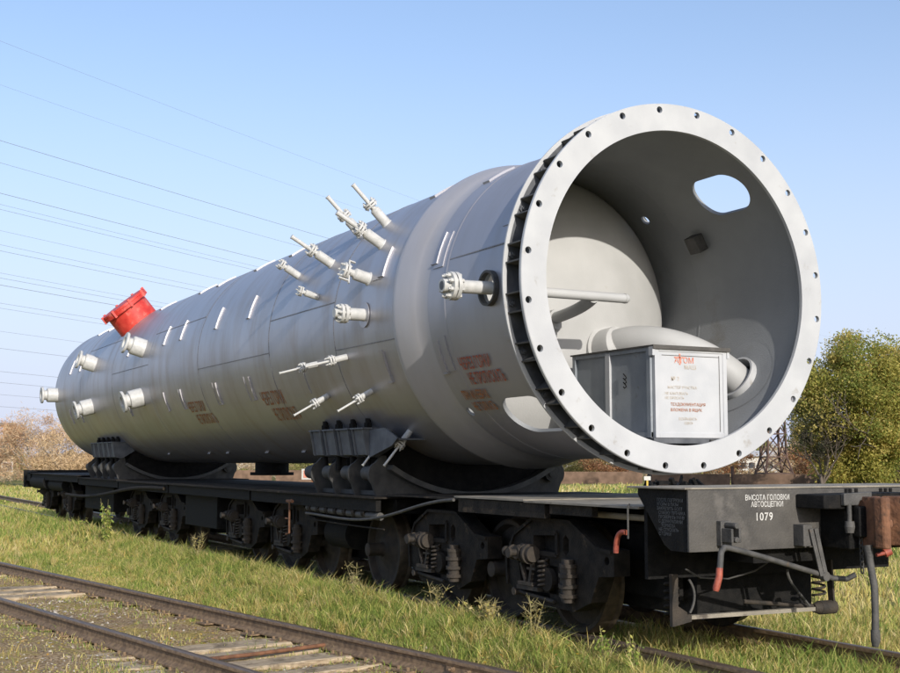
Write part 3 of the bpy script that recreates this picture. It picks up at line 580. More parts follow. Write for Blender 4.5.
# brackets and uncoupling lever on the end beam
lv = obj('uncoupling_lever', MB().path(bez([(EX-.16, 1.13, .90), (EX-.17, 1.10, .905), (EX-.16, .95, .87), (EX-.14, .6, .78), (EX-.10, .05, .635)], 14)+[Vector((EX-.12, -.08, .625)), Vector((EX-.16, -.13, .66))], .021, 12), 'greysteel', WG)
obj('handle', MB().path([(EX-.16, 1.12, .905), (EX-.17, 1.16, .87), (EX-.18, 1.185, .74)], .022, 12), 'greysteel', lv)
obj('red_grip', MB().path([(EX-.18, 1.185, .76), (EX-.185, 1.195, .70), (EX-.18, 1.22, .62), (EX-.18, 1.225, .60)], [.024, .025, .026, .02], 12), 'redgrip', lv)
bk = MB().box(EX-.05, EX, .96, 1.06, .90, 1.08).box(EX-.16, EX-.05, .965, .985, .93, 1.03).box(EX-.16, EX-.05, 1.035, 1.055, .93, 1.03)
for z in (.95, 1.05): bk.cyl((EX-.17, 1.01, z), (EX-.04, 1.01, z), .022, n=8)
obj('lever_bracket', bk, 'greysteel', WG, bevel=.004)
bk = MB().box(EX-.11, EX, .24, .33, .88, 1.04); obj('lever_bracket', bk, 'greysteel', WG, bevel=.004)
obj('hanger_strap', MB().beam((EX-.12, .22, 1.01), (EX-.14, .15, .66), .016, .03).beam((EX-.12, .27, 1.01), (EX-.14, .19, .66), .016, .03).cyl((EX-.15, .15, .655), (EX-.1, .15, .655), .035, n=12), 'greysteel', WG)
# coupler
obj('striker_housing', MB().prism([(.30, 1.16), (.30, 1.265), (-.55, 1.275), (-.55, .86), (.06, .86), (.06, 1.16)], EX-.30, EX-.002, 'yz'), 'black', WG, bevel=.01)
obj('striker_bracket', MB().prism([(.14, 1.185), (.14, 1.275), (-.14, 1.285), (-.14, 1.245), (-.02, 1.22), (.0, 1.185)], EX-.34, EX-.302, 'yz'), 'greysteel', WG, bevel=.006)
for y in (.1, .06, .0, -.25, -.30, -.35): obj('bolt', MB().cyl((EX-.32, y, 1.28), (EX-.32, y, 1.31), .014, n=6), 'black', WG)
obj('pendulum_hanger', MB().cyl((EX-.33, .085, 1.20), (EX-.33, .085, 1.05), .018, n=12).cyl((EX-.33, .085, 1.07), (EX-.33, .085, 1.03), .035, .04, n=12).cyl((EX-.33, .085, 1.03), (EX-.33, .085, .985), .04, .03, n=12), 'greysteel', WG)
obj('coupler_shank', MB().box(-2.1, EX-.3, -.28, .03, .95, 1.18), 'black', WG, bevel=.015)
ch = obj('coupler_head', MB().prism([(-1.98, -.04), (-2.18, -.03), (-2.24, .035), (-2.32, .03), (-2.345, .0), (-2.33, -.04), (-2.20, -.08), (-2.05, -.10), (-2.02, -.28), (-2.12, -.33), (-2.28, -.36), (-2.37, -.42), (-2.36, -.66), (-2.0, -.66)], .88, 1.25, 'xy'), 'rust', WG, bevel=.012)
obj('coupler_lock', MB().cyl((-2.24, -.05, 1.06), (-2.30, -.08, 1.06), .03, n=12), 'rust', ch, bevel=.006)
obj('signal_knob', MB().cyl((-2.2, -.10, .84), (-2.22, -.14, .86), .034, n=16).cyl((-2.2, -.02, .83), (-2.22, -.14, .85), .014, n=10), 'redgrip', WG)
obj('hose_end', MB().path([(-2.1, -.40, .90), (-2.2, -.45, .93), (-2.3, -.5, .9), (-2.36, -.52, .84)], .03, 10), 'black', WG)
obj('brake_hose', MB().path([(-2.16, .02, .90), (-2.17, .02, .80), (-2.19, 0, .6), (-2.19, 0, .4), (-2.185, 0, .28)], [.034, .028, .026, .026, .028], 14).path([(-2.185, 0, .29), (-2.185, 0, .22), (-2.18, .0, .17)], [.034, .036, .022], 12), 'greysteel', WG)
for i in range(9):
    z = 1.03-i*.04; t_ = i % 2
    pts = [(EX-.33+(0 if t_ else math.sin(a)*.014), -.02+(math.sin(a)*.014 if t_ else 0)-.001*i, z+.026*math.cos(a)) for a in np.linspace(0, 2*PI, 11)]
    obj('chain_link', MB().path(pts, .0055, 6, cap=False), 'greysteel', WG)
obj('hook', MB().path(bez([(EX-.33, -.05, 1.05), (EX-.34, -.1, 1.03), (EX-.34, -.13, .95), (EX-.34, -.06, .90)], 8), .009, 8), 'wpaint', WG)
# brake beam below the end platform
bb = obj('brake_beam', MB().beam((-1.22, 1.05, .33), (-1.24, -.38, .33), .05, .03), 'deck', WG)
obj('beam_foot', MB().prism([(1.11, .27), (1.11, .66), (1.055, .66), (1.055, .42), (.93, .345), (.93, .30)], -1.25, -1.215, 'yz'), 'wheelweb', bb)
obj('end_socket', MB().cyl((-1.24, -.36, .335), (-1.24, -.52, .335), .055, n=18).cyl((-1.24, -.30, .335), (-1.24, -.37, .335), .035, .055, n=18), 'wheelweb', bb)
obj('hanger', MB().beam((-1.24, -.50, .34), (-1.24, -.48, .72), .018, .06, up=(1, 0, 0)), 'wheelweb', bb)
obj('tie_rod', MB().path([(-1.22, .40, .42), (-1.22, .0, .38), (-1.23, -.3, .35)], .017, 8), 'wheelweb', bb)
obj('bent_wire', MB().path([(-1.3, 1.02, .70), (-1.3, .88, .63), (-1.3, .62, .61), (-1.3, .35, .66), (-1.3, .22, .72)], .007, 6), 'greysteel', WG)
obj('bent_wire', MB().path(bez([(-1.3, .02, .66), (-1.3, .02, .56), (-1.3, -.10, .48), (-1.28, -.22, .36)], 8), .011, 6), 'greysteel', WG)
obj('bent_wire', MB().path(bez([(-1.3, .99, .62), (-1.3, .92, .54), (-1.3, .93, .45), (-1.28, .97, .37)], 8), .010, 6), 'greysteel', WG)
obj('spring_coil', MB().path([(-1.2+.05*math.cos(t), -.40+.05*math.sin(t), .42+t*.008) for t in np.linspace(0, 30, 90)], .010, 6), 'wheelweb', WG)
obj('spring_coil', MB().path([(-1.12+.05*math.cos(t), 1.02+.05*math.sin(t), .34+t*.009) for t in np.linspace(0, 30, 90)], .012, 6), 'frame', WG)
# main decks
obj('deck_plate', MB().box(-1.09, .62, -1.28, 1.30, 1.148, 1.165), 'deck', WG)
obj('deck_plate', MB().box(.625, 1.95, -1.28, 1.30, 1.156, 1.172), 'deck', WG)
obj('deck_plate', MB().box(1.955, 3.62, -1.28, 1.26, 1.13, 1.146), 'frame', WG)
obj('sill', MB().box(.3, 1.9, 1.22, 1.28, 1.02, 1.146).box(-.4, .25, 1.20, 1.26, 1.06, 1.146), 'frame', WG)
obj('centre_beam', MB().box(-1.09, 27.2, -.55, .55, .62, 1.125), 'black', WG)
obj('pipe', MB().cyl((-1.0, 1.02, 1.06), (.2, 1.06, 1.07), .026, n=12), 'deck', WG)
obj('centre_beam', MB().box(3.6, 19.6, -1.15, 1.15, .93, 1.085), 'black', WG)
for x0, x1, z in [(3.64, 8.0, 1.115), (8.01, 12.4, 1.12), (12.41, 16.2, 1.115), (16.21, 20.2, 1.13), (20.21, 26.9, 1.17)]:
    obj('deck_plate', MB().box(x0, x1, -1.32, 1.40, z-.02, z), 'frame', WG); obj('sill', MB().box(x0+.05, x1-.02, 1.30, 1.36, z-.16, z-.022), 'black', WG)
obj('rear_end_beam', MB().box(27.2, 27.4, -1.4, 1.45, .78, 1.24).box(26.6, 27.2, 1.2, 1.4, .95, 1.2), 'black', WG, bevel=.01)
obj('rear_coupler', MB().box(27.4, 28.2, -.18, .18, .85, 1.2), 'black', WG, bevel=.01)
obj('air_tank', MB().cyl((26.7, 1.2, .95), (24.6, 1.2, .95), .2, n=20), 'black', WG); obj('air_tank', MB().cyl((24.4, 1.15, .9), (22.5, 1.15, .9), .16, n=20), 'black', WG)
# wheelsets
def wheelset():
    tys = []
    for s_ in (1, -1):
        y = .72*s_; out = .13*s_; q = MB()
        q.lathe([(y-.02*s_, .505), (y, .502), (y+.015*s_, .48), (y+out*.95, .472), (y+out, .465)], 56, axis='y'); tys.append(q.mesh('tyre', 'tread', 50))
    web = MB()
    for s_ in (1, -1):
        y = .72*s_
        web.lathe([(y-.021*s_, .50), (y-.021*s_, .43), (y+.03*s_, .40), (y+.05*s_, .2), (y-.02*s_, .14), (y-.02*s_, .09)], 48, axis='y')
        web.lathe([(y+.13*s_, .464), (y+.13*s_, .425), (y+.06*s_, .40), (y+.08*s_, .2), (y+.13*s_, .14), (y+.14*s_, .09), (y+.16*s_, .075), (y+.33*s_, .075), (y+.34*s_, .05), (y+.345*s_, .001)], 48, axis='y')
    web.cyl((0, -.75, 0), (0, .75, 0), .085, n=24)
    return tys, web.mesh('wheelset', 'wheelweb', 40)
tym, wbm = wheelset()
axles = [.45, 1.66, 2.80, 4.62, 6.4, 7.75, 9.05, 12.6, 13.9, 15.4, 16.7, 22.2, 23.6, 25.4]
for x in axles:
    m = Matrix.Translation((x, 0, .478)) @ Matrix.Rotation(random.uniform(0, 6), 4, 'Y'); wst = obj('wheelset', wbm, None, WG, m); [obj('tyre', q_, None, wst, m) for q_ in tym]
# bogie side frames: arched casting with openings, spring nest, axle boxes, brake gear
def sideframe():
    o = [(-.96, .58), (-.96, .79), (-.74, .81), (-.33, 1.01), (.30, 1.01), (.62, .86), (.76, .64), (.74, .40), (.48, .26), (-.36, .24), (-.62, .34), (-.74, .56)]
    fr_ = MB().prism(o, .96, 1.12, 'xz')
    cu = MB(); cu.prism([(-.10, .72), (.26, .72), (.26, .85), (-.10, .87)], 1.02, 1.3, 'xz'); cu.prism([(.02, .32), (.50, .32), (.56, .62), (.02, .66)], 1.0, 1.3, 'xz')
    cu.prism([(-.29, .74), (-.24, .70), (-.20, .74), (-.20, .84), (-.24, .88), (-.29, .84)], 1.02, 1.3, 'xz'); cu.cyl((-.86, .9, .70), (-.86, 1.3, .70), .035, n=12)
    fo = obj('bogie_frame', fr_, 'frame'); boolean(fo, obj('cutter', cu, 'frame')); me = fo.data; bpy.data.objects.remove(fo)
    rim = MB(); q = o[1:8]
    for k in range(len(q)-1): a, b = q[k], q[k+1]; rim.beam((a[0]*.985, 1.13, a[1]-.015), (b[0]*.985, 1.13, b[1]-.015), .03, .028, up=(0, 1, 0))
    lip = MB(); r_ = [(-.12, .70), (.28, .70), (.28, .87), (-.12, .89)]
    for k in range(4): a, b = r_[k], r_[(k+1) % 4]; lip.beam((a[0], 1.13, a[1]), (b[0], 1.13, b[1]), .04, .022, up=(0, 1, 0))
    L = [('rim', rim.mesh('rim', 'frame')), ('window_lip', lip.mesh('window_lip', 'frame'))]
    L.append(('spring', MB().path([(.07+.042*math.cos(t), 1.16+.04*math.sin(t), .42+.0065*t) for t in np.linspace(0, 36, 120)], .011, 6).mesh('spring', 'wheelweb', 60)))
    b2 = MB(); x = .16
    for k, (w_, r) in enumerate([(.05, .07), (.03, .09), (.05, .06), (.02, .085), (.06, .055), (.03, .075), (.04, .05), (.05, .06), (.02, .07), (.10, .035), (.03, .05), (.05, .022)]): b2.cyl((x, 1.20, .69), (x+w_, 1.20, .69), r, n=16); x += w_
    L.append(('brake_cylinder', b2.mesh('brake_cylinder', 'wheelweb')))
    b3 = MB(); y = 1.12
    for w_, r in [(.06, .065), (.03, .08), (.04, .05), (.03, .06), (.06, .03), (.02, .045)]: b3.cyl((.34, y, .70), (.34, y+w_, .70), r, n=14); y += w_
    L.append(('adjuster', b3.mesh('adjuster', 'wheelweb')))
    L.append(('brake_lever', MB().beam((.22, 1.17, .62), (.28, 1.17, .40), .03, .035).beam((.42, 1.17, .60), (.34, 1.17, .44), .03, .03).box(.10, .46, 1.14, 1.20, .37, .405).box(.18, .42, 1.14, 1.21, .41, .44).beam((.16, 1.18, .56), (.30, 1.18, .56), .02, .02).mesh('brake_lever', 'wheelweb')))
    ab = MB(); z = .32
    for w_, r in [(.04, .05), (.03, .075), (.05, .055), (.03, .08), (.06, .06), (.03, .08), (.05, .06), (.03, .07), (.04, .045)]: ab.cyl((-.36, 1.17, z), (-.36, 1.17, z+w_), r, n=14); ab.cyl((-.27, 1.14, z), (-.27, 1.14, z+w_), r*.8, n=12); z += w_
    L.append(('damper', ab.mesh('damper', 'wheelweb')))
    L.append(('axle_box', MB().cyl((0, 1.1, .48), (0, 1.17, .48), .10, n=20).box(-.12, .12, .9, 1.12, .36, .60).mesh('axle_box', 'frame')))
    L.append(('hanger_rod', MB().cyl((.52, 1.15, .34), (-.1, 1.15, .30), .018, n=8).cyl((.52, 1.1, .34), (.52, 1.2, .34), .035, n=12).mesh('hanger_rod', 'wheelweb')))
    return me, L
sfm, sfl = sideframe()
frames_x = [.46, 2.56, 7.0, 9.05, 13.1, 15.4, 22.4, 25.4]
for i, x in enumerate(frames_x):
    for s_ in (1, -1):
        m = Matrix.Translation((x, 0, 0)) @ (Matrix.Identity(4) if s_ > 0 else Matrix.Rotation(PI, 4, 'Z')) @ Matrix.Diagonal((1 if x < 20 else .8, 1, 1, 1))
        fo = obj('bogie_frame', sfm, None, WG, m)
        for n_, me_ in sfl:
            if s_ < 0: continue
            obj(n_, me_, None, fo, m)
for x0, x1 in [(-.6, 3.4), (6.2, 9.9), (12.3, 16.2), (21.8, 26)]:
    obj('equaliser_beam', MB().box(x0, x1, .55, .68, .74, .98).box(x0, x1, -.68, -.55, .74, .98), 'black', WG)
for x0, x1 in [(-.9, 1.2), (1.25, 2.3), (2.35, 4.1), (4.15, 6.3), (6.5, 8.4), (8.5, 10.0), (12.0, 14.3), (14.4, 17.2), (21.5, 24), (24.1, 26.4)]: obj('daylight_blocker', MB().box(x0, x1, -.60, .60, .28, .62).box(x0+.1, x1-.1, .66, .70, .40, .90), 'black', WG)  # black boxes added to block daylight between the bogies
for x in (5.2, 10.6, 11.6, 18.0, 19.0): obj('air_tank', MB().cyl((x, .9, .62), (x+.7, .9, .62), .19, n=20), 'black', WG)
obj('battery_box', MB().box(10.1, 11.9, .6, 1.2, .45, .95), 'black', WG, bevel=.01); obj('battery_box', MB().box(17.3, 20.2, .6, 1.2, .45, .95), 'black', WG, bevel=.01)
# far side dark stock filling behind the wheels
obj('side_pipe', MB().path(bez([(5.9, 1.33, .86), (5.0, 1.33, .86), (4.1, 1.33, .77), (3.6, 1.33, .86), (3.0, 1.33, 1.0), (2.6, 1.33, 1.10), (1.9, 1.33, 1.135)], 24), .017, 8), 'greysteel', WG)
obj('side_pipe', MB().path([(5.9, 1.3, .79), (4.6, 1.3, .77), (3.6, 1.3, .765)], .010, 8), 'frame', WG)
obj('side_pipe', MB().path(bez([(21.5, 1.38, .72), (20.0, 1.38, .70), (18.0, 1.38, .72), (17.0, 1.38, .80), (15.6, 1.38, 1.02), (14.5, 1.38, 1.03), (12.6, 1.38, 1.03)], 24), .035, 8), 'frame', WG)
hp_ = obj('side_pipe', MB().cyl((5.9, 1.3, .93), (3.7, 1.3, .90), .045, n=12), 'greysteel', WG)
for i in range(7): obj('pipe_clamp', MB().cyl((5.8-i*.28, 1.3, .928), (5.72-i*.28, 1.3, .927), .06, n=12), 'frame', hp_)
obj('hand_step', MB().path([(6.18, 1.42, 1.02), (6.18, 1.45, .99), (6.18, 1.45, .60), (6.30, 1.45, .58)], .013, 6).path([(6.18, 1.45, .78), (6.32, 1.45, .78)], .012, 6).cyl((6.1, 1.44, 1.0), (6.3, 1.44, 1.0), .02, n=8), 'rust', WG)
obj('grab_rail', MB().path([(-.98, 1.3, 1.18), (-1.0, 1.33, 1.17), (-1.0, 1.33, .92)], .008, 6), 'greysteel', WG)
obj('red_pipe', MB().path(bez([(-.96, 1.32, .965), (-.86, 1.32, .98), (-.82, 1.32, .92), (-.82, 1.32, .80)], 10), .021, 10), 'redgrip', WG)
# saddles
def saddle(xf, n, dx):
    sd = obj('saddle', MB().box(xf-.02, xf+n*dx+.3, -1.12, 1.12, .96, 1.10), 'saddle', WG)
    a0, a1 = R(-90-33), R(-90+33)
    obj('rim_band', MB().lathe([(xf-.10, 1.925), (xf-.10, 1.985), (xf+.10, 1.985), (xf+.10, 1.925)], 40, a0, a1, closed=True, endcap=True, C=CC), 'saddlerim', sd)
    obj('timber_packing', MB().lathe([(xf+.04, 1.62), (xf+.04, 1.92), (xf+n*dx, 1.92), (xf+n*dx, 1.62)], 40, a0, a1, closed=True, endcap=True, C=CC), 'black', sd)
    for k in range(n+1):
        x = xf+.03+k*dx
        for s_ in (1, -1):
            arc = [(s_*1.98*math.cos(t), AZ+1.98*math.sin(t)) for t in np.linspace(R(-58), R(-86), 10)]
            bulb = [(s_*(1.20+.10*math.cos(t)), 1.36+.13*math.sin(t)) for t in np.linspace(R(-60), R(80), 8)]
            poly = [(s_*1.02, .93), (s_*1.14, .98), (s_*1.20, 1.10)]+bulb+[(s_*1.14, 1.57), (s_*1.08, 1.57)]+arc+[(s_*.14, 1.0)]
            wp = obj('web_plate', MB().prism(poly, x, x+.045, 'yz'), 'saddle', sd)
            if s_ > 0:
                obj('keyhole', MB().cyl((x-.004, .93, 1.10), (x+.05, .93, 1.10), .032, n=14), 'black', wp)
                obj('trunnion', MB().cyl((x+.05, 1.19, 1.37), (x+.30, 1.19, 1.37), .085, n=18), 'saddle', wp)
            elif k == 0:
                obj('trunnion', MB().cyl((x-.07, -1.08, 1.36), (x+.10, -1.08, 1.36), .095, n=20).cyl((x-.09, -1.08, 1.36), (x-.07, -1.08, 1.36), .05, n=14).cyl((x-.075, -1.08, 1.36), (x-.072, -1.08, 1.36), .075, n=20), 'saddle', wp)
    obj('stiffener', MB().prism([(.62, .97), (.62, 1.14), (.60, 1.14), (.60, .97)], xf-.06, xf+.02, 'yz'), 'saddle', sd)
    obj('tie_bar', MB().box(xf+.05, xf+n*dx+.1, 1.05, 1.14, 1.12, 1.17), 'saddle', sd)
    return sd
saddle(4.0, 3, .60); saddle(16.9, 4, .66)
# vessel lugs above the saddles
def lug(x, wx, sh=0):
    for s_ in (1, -1):
        pl_ = [(1.04*s_, AZ-1.22), (1.14*s_, AZ-1.20), (1.32*s_, AZ-1.21), (1.27*s_, AZ-1.50), (1.14*s_, AZ-1.53), (.88*s_, AZ-1.37)]
        lg = obj('support_lug', MB().prism(pl_, x+.03, x+wx-.03, 'yz'), 'bracket', VS, bevel=.004)
        obj('web', MB().prism([(a*1.0+(.02*s_ if abs(a) > 1.2 else 0), b) for a, b in pl_], x, x+.022, 'yz'), 'bracket', lg)
        obj('web', MB().prism([(a+(.02*s_ if abs(a) > 1.2 else 0), b) for a, b in pl_], x+wx-.022, x+wx, 'yz'), 'bracket', lg)
        obj('top_plate', MB().box(x-.02, x+wx+.02, *sorted((1.06*s_, 1.35*s_)), AZ-1.208, AZ-1.19), 'bracket', lg)
        if s_ > 0: obj('bolt', MB().cyl((x+wx/2, 1.20, AZ-1.19), (x+wx/2, 1.20, AZ-1.13), .05, n=6).cyl((x+wx/2, 1.20, AZ-1.13), (x+wx/2, 1.20, AZ-1.08), .035, n=10), 'black', lg)
        obj('tie_bolt', MB().cyl((x+wx/2, 1.20*s_, 1.40), (x+wx/2, 1.20*s_, AZ-1.25), .035, n=10), 'black', lg)
for x in (4.12, 4.56, 5.00, 5.44): lug(x, .33)
for s_ in (1, -1):
    obj('gusset_plate', MB().prism([(4.11, AZ-1.22), (4.11, AZ-1.53), (3.5, AZ-1.40), (3.35, AZ-1.32), (3.7, AZ-1.20)], *sorted((1.24*s_, 1.26*s_)), 'xz').prism([(3.4, AZ-1.34), (4.11, AZ-1.34), (4.11, AZ-1.32), (3.4, AZ-1.32)], *sorted((.9*s_, 1.238*s_)), 'xz'), 'bracket', VS)
for x in (16.9, 17.35, 17.8, 18.25, 18.7): lug(x, .34)
obj('bottom_nozzle', MB().cyl((11.0, -.0, AZ-1.6), (11.0, 0, AZ-1.76), .28, n=28).cyl((11.0, 0, AZ-1.76), (11.0, 0, AZ-1.81), .36, n=32), 'black', VS)
# ------------------------------------------------------------------ vegetation and background
def blades(n, xs, ys, hh, ww, cols, lean=.5, z0=None, curl=.3):
    """n curved grass blades (quad + tip triangle)"""
    a = rng.uniform(0, 2*PI, n); h = hh; wv = ww
    z = gz(xs, ys)-.01 if z0 is None else z0
    dx, dy = np.cos(a), np.sin(a); b = rng.uniform(0, 2*PI, n); l = lean*rng.uniform(.15, 1, n)*h; lx, ly = np.cos(b)*l, np.sin(b)*l
    c0 = np.stack([xs, ys, z], -1); W_ = np.stack([dx, dy, 0*dx], -1)*(wv/2)[:, None]
    mid = c0+np.stack([lx*.35, ly*.35, h*.55], -1); tip = c0+np.stack([lx, ly, h*(1-curl*rng.uniform(0, 1, n))], -1)
    V = np.stack([c0-W_, c0+W_, mid+W_*.75, mid-W_*.75, tip], 1).reshape(-1, 3); i = np.arange(n)*5
    Q = np.stack([i, i+1, i+2, i+3], -1); T = np.stack([i+3, i+2, i+4], -1)
    C = np.repeat(cols, 5, 0); return V, Q, T, C
def merge(L):
    o = 0; V, Q, T, C = [], [], [], []
    for v, q, t, c in L: V.append(v); Q.append(q+o); T.append(t+o); C.append(c); o += len(v)
    return np.concatenate(V), np.concatenate(Q), np.concatenate(T), np.concatenate(C)
GREEN = np.array([(.16, .24, .045), (.25, .33, .07), (.36, .41, .10), (.50, .47, .14)]); STRAW = np.array([(.62, .50, .20), (.68, .57, .28), (.54, .41, .13), (.56, .52, .16)])
def gcol(n, dry):
    g_ = GREEN[rng.integers(0, 4, n)]; s_ = STRAW[rng.integers(0, 4, n)]; k = (rng.uniform(0, 1, n) < dry)[:, None]
    return np.where(k, s_, g_)*rng.uniform(.75, 1.25, (n, 1))
def region(n, x0, x1, y0, y1, h0, wid, dens=None, dry0=.25, hmul=None):
    xs = rng.uniform(x0, x1, n); ys = rng.uniform(y0, y1, n)
    if dens is not None: k = rng.uniform(0, 1, n) < dens(xs, ys); xs, ys = xs[k], ys[k]
    n = len(xs); nn = noise2(xs, ys, .8, 11); dry = np.clip(dry0+.9*nn+.6*noise2(xs, ys, 2.2, 12)+.5*np.exp(-((-U(xs, ys)-1.05)/.28)**2), .03, .95)
    h = h0*rng.gamma(5, .2, n)*(1+.35*noise2(xs, ys, 2.2, 15))
    if hmul is not None: h = h*hmul(xs, ys)
    h = np.clip(h, .015, h0*2.6); c = gcol(n, dry); return blades(n, xs, ys, h, wid*rng.uniform(.6, 1.4, n), c, .75)
def verge(x, y):
    u = U(x, y); s_ = np.clip((-u-.93)/.35, 0, 1); return s_*np.clip(.35+.65*(y > -.6), 0, 1)*np.clip(.85+.9*noise2(x, y, 2.0, 21), .12, 1)
def tall(x, y): return .6+.75*np.exp(-((y-1.15)/.5)**2)+.45*np.clip((-x-.3)/1.5, 0, 1)
L = [region(380000, -4, 6, .75, 3.2, .054, .0040, verge, .33, tall), region(200000, 6, 16, .6, 5.2, .075, .007, verge, .36, tall), region(120000, 16, 42, -.5, 9.5, .13, .020, verge, .42, None),
     region(60000, -5, 1.5, -4.2, .75, .12, .009, lambda x, y: np.clip(.75+.5*noise2(x, y, 2, 31), .3, 1), .28), region(70000, -6, 12, -12, -1.2, .12, .016, None, .45), region(60000, 12, 60, -25, -1.2, .13, .035, None, .55),
     region(60000, 30, 110, -8, 24, .14, .06, None, .5)]
L.append(region(90000, -30, 70, -90, -12, .17, .07, None, .6))
# sparse growth in the track bed
L.append(region(130000, -3, 24, 2, 8.2, .05, .007, lambda x, y: (np.abs(U(x, y)) < 1.05)*np.clip(.3+.9*noise2(x, y, 1.1, 41)+.6*noise2(x, y, 4, 42), 0, .9), .5))
L.append(region(110000, -3, 24, 3.6, 9.5, .06, .007, lambda x, y: (U(x, y) > .9)*np.clip(.32+1.0*noise2(x, y, 1.0, 43)+.6*noise2(x, y, 3.5, 44), 0, .9), .45))
# small broad leaves among the blades
M['leafy'] = M['grass']
# rough taller tufts
def tufts(n, x0, x1, y0, y1, h, per, wd_, dens, dry):
    cx_ = rng.uniform(x0, x1, n); cy_ = rng.uniform(y0, y1, n); k = rng.uniform(0, 1, n) < dens(cx_, cy_); cx_, cy_ = cx_[k], cy_[k]; m_ = len(cx_); hh = h*rng.uniform(.5, 1.4, m_); dr = rng.uniform(0, 1, m_) < dry
    xs = np.repeat(cx_, per)+rng.normal(0, .022, m_*per); ys = np.repeat(cy_, per)+rng.normal(0, .022, m_*per); c = gcol(m_*per, 0); c2 = gcol(m_*per, 1); c = np.where(np.repeat(dr, per)[:, None], c2, c)
    return blades(m_*per, xs, ys, np.repeat(hh, per)*rng.uniform(.5, 1.1, m_*per), wd_*rng.uniform(.6, 1.4, m_*per), c, 1.1)
L.append(tufts(2600, -4, 12, .9, 2.6, .17, 16, .007, verge, .35)); L.append(tufts(2200, 12, 36, .2, 8, .20, 14, .012, verge, .5)); L.append(tufts(900, -5, 1, -3, .7, .17, 16, .009, lambda x, y: 1+0*x, .35))
L.append(tufts(260, -3, 15, 2.0, 6.5, .09, 14, .006, lambda x, y: (np.abs(np.abs(U(x, y))-.8) < .2)*1., .4))
L.append(tufts(1500, -1, 30, 1.0, 1.55, .22, 14, .008, lambda x, y: np.clip(.35+.8*noise2(x, y, 1.7, 77), .05, 1), .4))
V_, Q_, T_, C_ = merge(L); me = npmesh('grass', V_, Q_, T_, 'grass', C_)
LC_ = None
go = bpy.data.objects.new('grass', me); COL.objects.link(go); tag(go, 'short green and straw coloured grass covering the verge and the field', 'grass', kind='stuff')
def leafcloud(C0, size, cols, asp=.55, flat=None):
    n = len(C0); a = rng.normal(size=(n, 3)); a /= np.linalg.norm(a, axis=1)[:, None]; b = rng.normal(size=(n, 3)); b -= (a*b).sum(1)[:, None]*a; b /= np.linalg.norm(b, axis=1)[:, None]
    if flat: a[:, 2] *= flat; b[:, 2] *= flat
    s_ = (size*rng.uniform(.6, 1.3, n))[:, None]; V = np.stack([C0-a*s_, C0+b*s_*asp, C0+a*s_, C0-b*s_*asp], 1).reshape(-1, 3); i = np.arange(n)*4
    return V, np.stack([i, i+1, i+2, i+3], -1), np.zeros((0, 3), int), np.repeat(cols, 4, 0)
# low broad leaved plants growing among the grass
n = 260000; xs = rng.uniform(-5, 22, n); ys = rng.uniform(-3.5, 7.5, n); k = rng.uniform(0, 1, n) < np.clip(.25+.8*noise2(xs, ys, 1.6, 91)+.5*noise2(xs, ys, 5, 92), 0, 1)*np.where(U(xs, ys) < -.95, 1, .75); xs, ys = xs[k], ys[k]; n = len(xs)
hz_ = np.where((U(xs, ys) < -1) & (ys > -3), rng.uniform(.0, .10, n), rng.uniform(0, .03, n)); cc = GREEN[rng.integers(0, 4, n)]*rng.uniform(.7, 1.3, (n, 1)); dd_ = rng.uniform(0, 1, n) < np.where(U(xs, ys) < -.95, .25, .68); cc[dd_] = STRAW[rng.integers(0, 4, dd_.sum())]*.9
V_, Q_, T_, C_ = leafcloud(np.stack([xs, ys, gz(xs, ys)+hz_], -1), .012, cc, .55, .6)
lo = bpy.data.objects.new('ground_cover', npmesh('ground_cover', V_, Q_, T_, 'leaf', C_)); COL.objects.link(lo); tag(lo, 'small leafy ground cover plants among the grass', 'ground cover', kind='stuff')
# fallen yellow leaves
n = 16000; xs = rng.uniform(-3, 20, n); ys = rng.uniform(.8, 7.5, n); k = rng.uniform(0, 1, n) < np.clip(.10+.9*noise2(xs, ys, 1.1, 51)-.15, .03, 1); xs, ys = xs[k], ys[k]
zz = gz(xs, ys)+np.where((U(xs, ys) < -1) & (ys > 1), rng.uniform(.01, .09, len(xs)), .012)
cols = np.array([(.62, .40, .06), (.66, .48, .12), (.48, .28, .06), (.55, .36, .15)])[rng.integers(0, 4, len(xs))]
V_, Q_, T_, C_ = leafcloud(np.stack([xs, ys, zz], -1), .020, cols, .6, .4)
lo = bpy.data.objects.new('fallen_leaves', npmesh('fallen_leaves', V_, Q_, T_, 'leaf', C_)); COL.objects.link(lo); tag(lo, 'small yellow fallen leaves scattered over track bed and grass', 'leaves', kind='stuff')
# gravel
n = 42000; s_ = rng.uniform(-4, 22, n)**1.0; s_ = -3.5+25*rng.uniform(0, 1, n)**1.4; u_ = rng.uniform(-1.25, 2.6, n); xs = s_*CT-u_*TK*CT; ys = 2.94+s_*TK*CT+u_*CT
k = rng.uniform(0, 1, n) < np.clip(.25+.7*noise2(xs, ys, 1.2, 61), .06, 1); xs, ys = xs[k], ys[k]; n = len(xs); zz = gz(xs, ys)
rad = rng.uniform(.006, .022, n)*np.where(rng.uniform(0, 1, n) > .93, 1.6, 1); base = np.array([(1, 0, 0), (-1, 0, 0), (0, 1, 0), (0, -1, 0), (0, 0, 1), (0, 0, -1)], float)
V_ = base[None]*rng.uniform(.6, 1.25, (n, 6, 1))*rad[:, None, None]*np.array([1, 1, .7])+rng.normal(0, .2, (n, 6, 3))*rad[:, None, None]+np.stack([xs, ys, zz+rad*.15], -1)[:, None]
i = (np.arange(n)*6)[:, None]; T_ = np.concatenate([i+np.array([f]) for f in [(0, 2, 4), (2, 1, 4), (1, 3, 4), (3, 0, 4)]], 0)
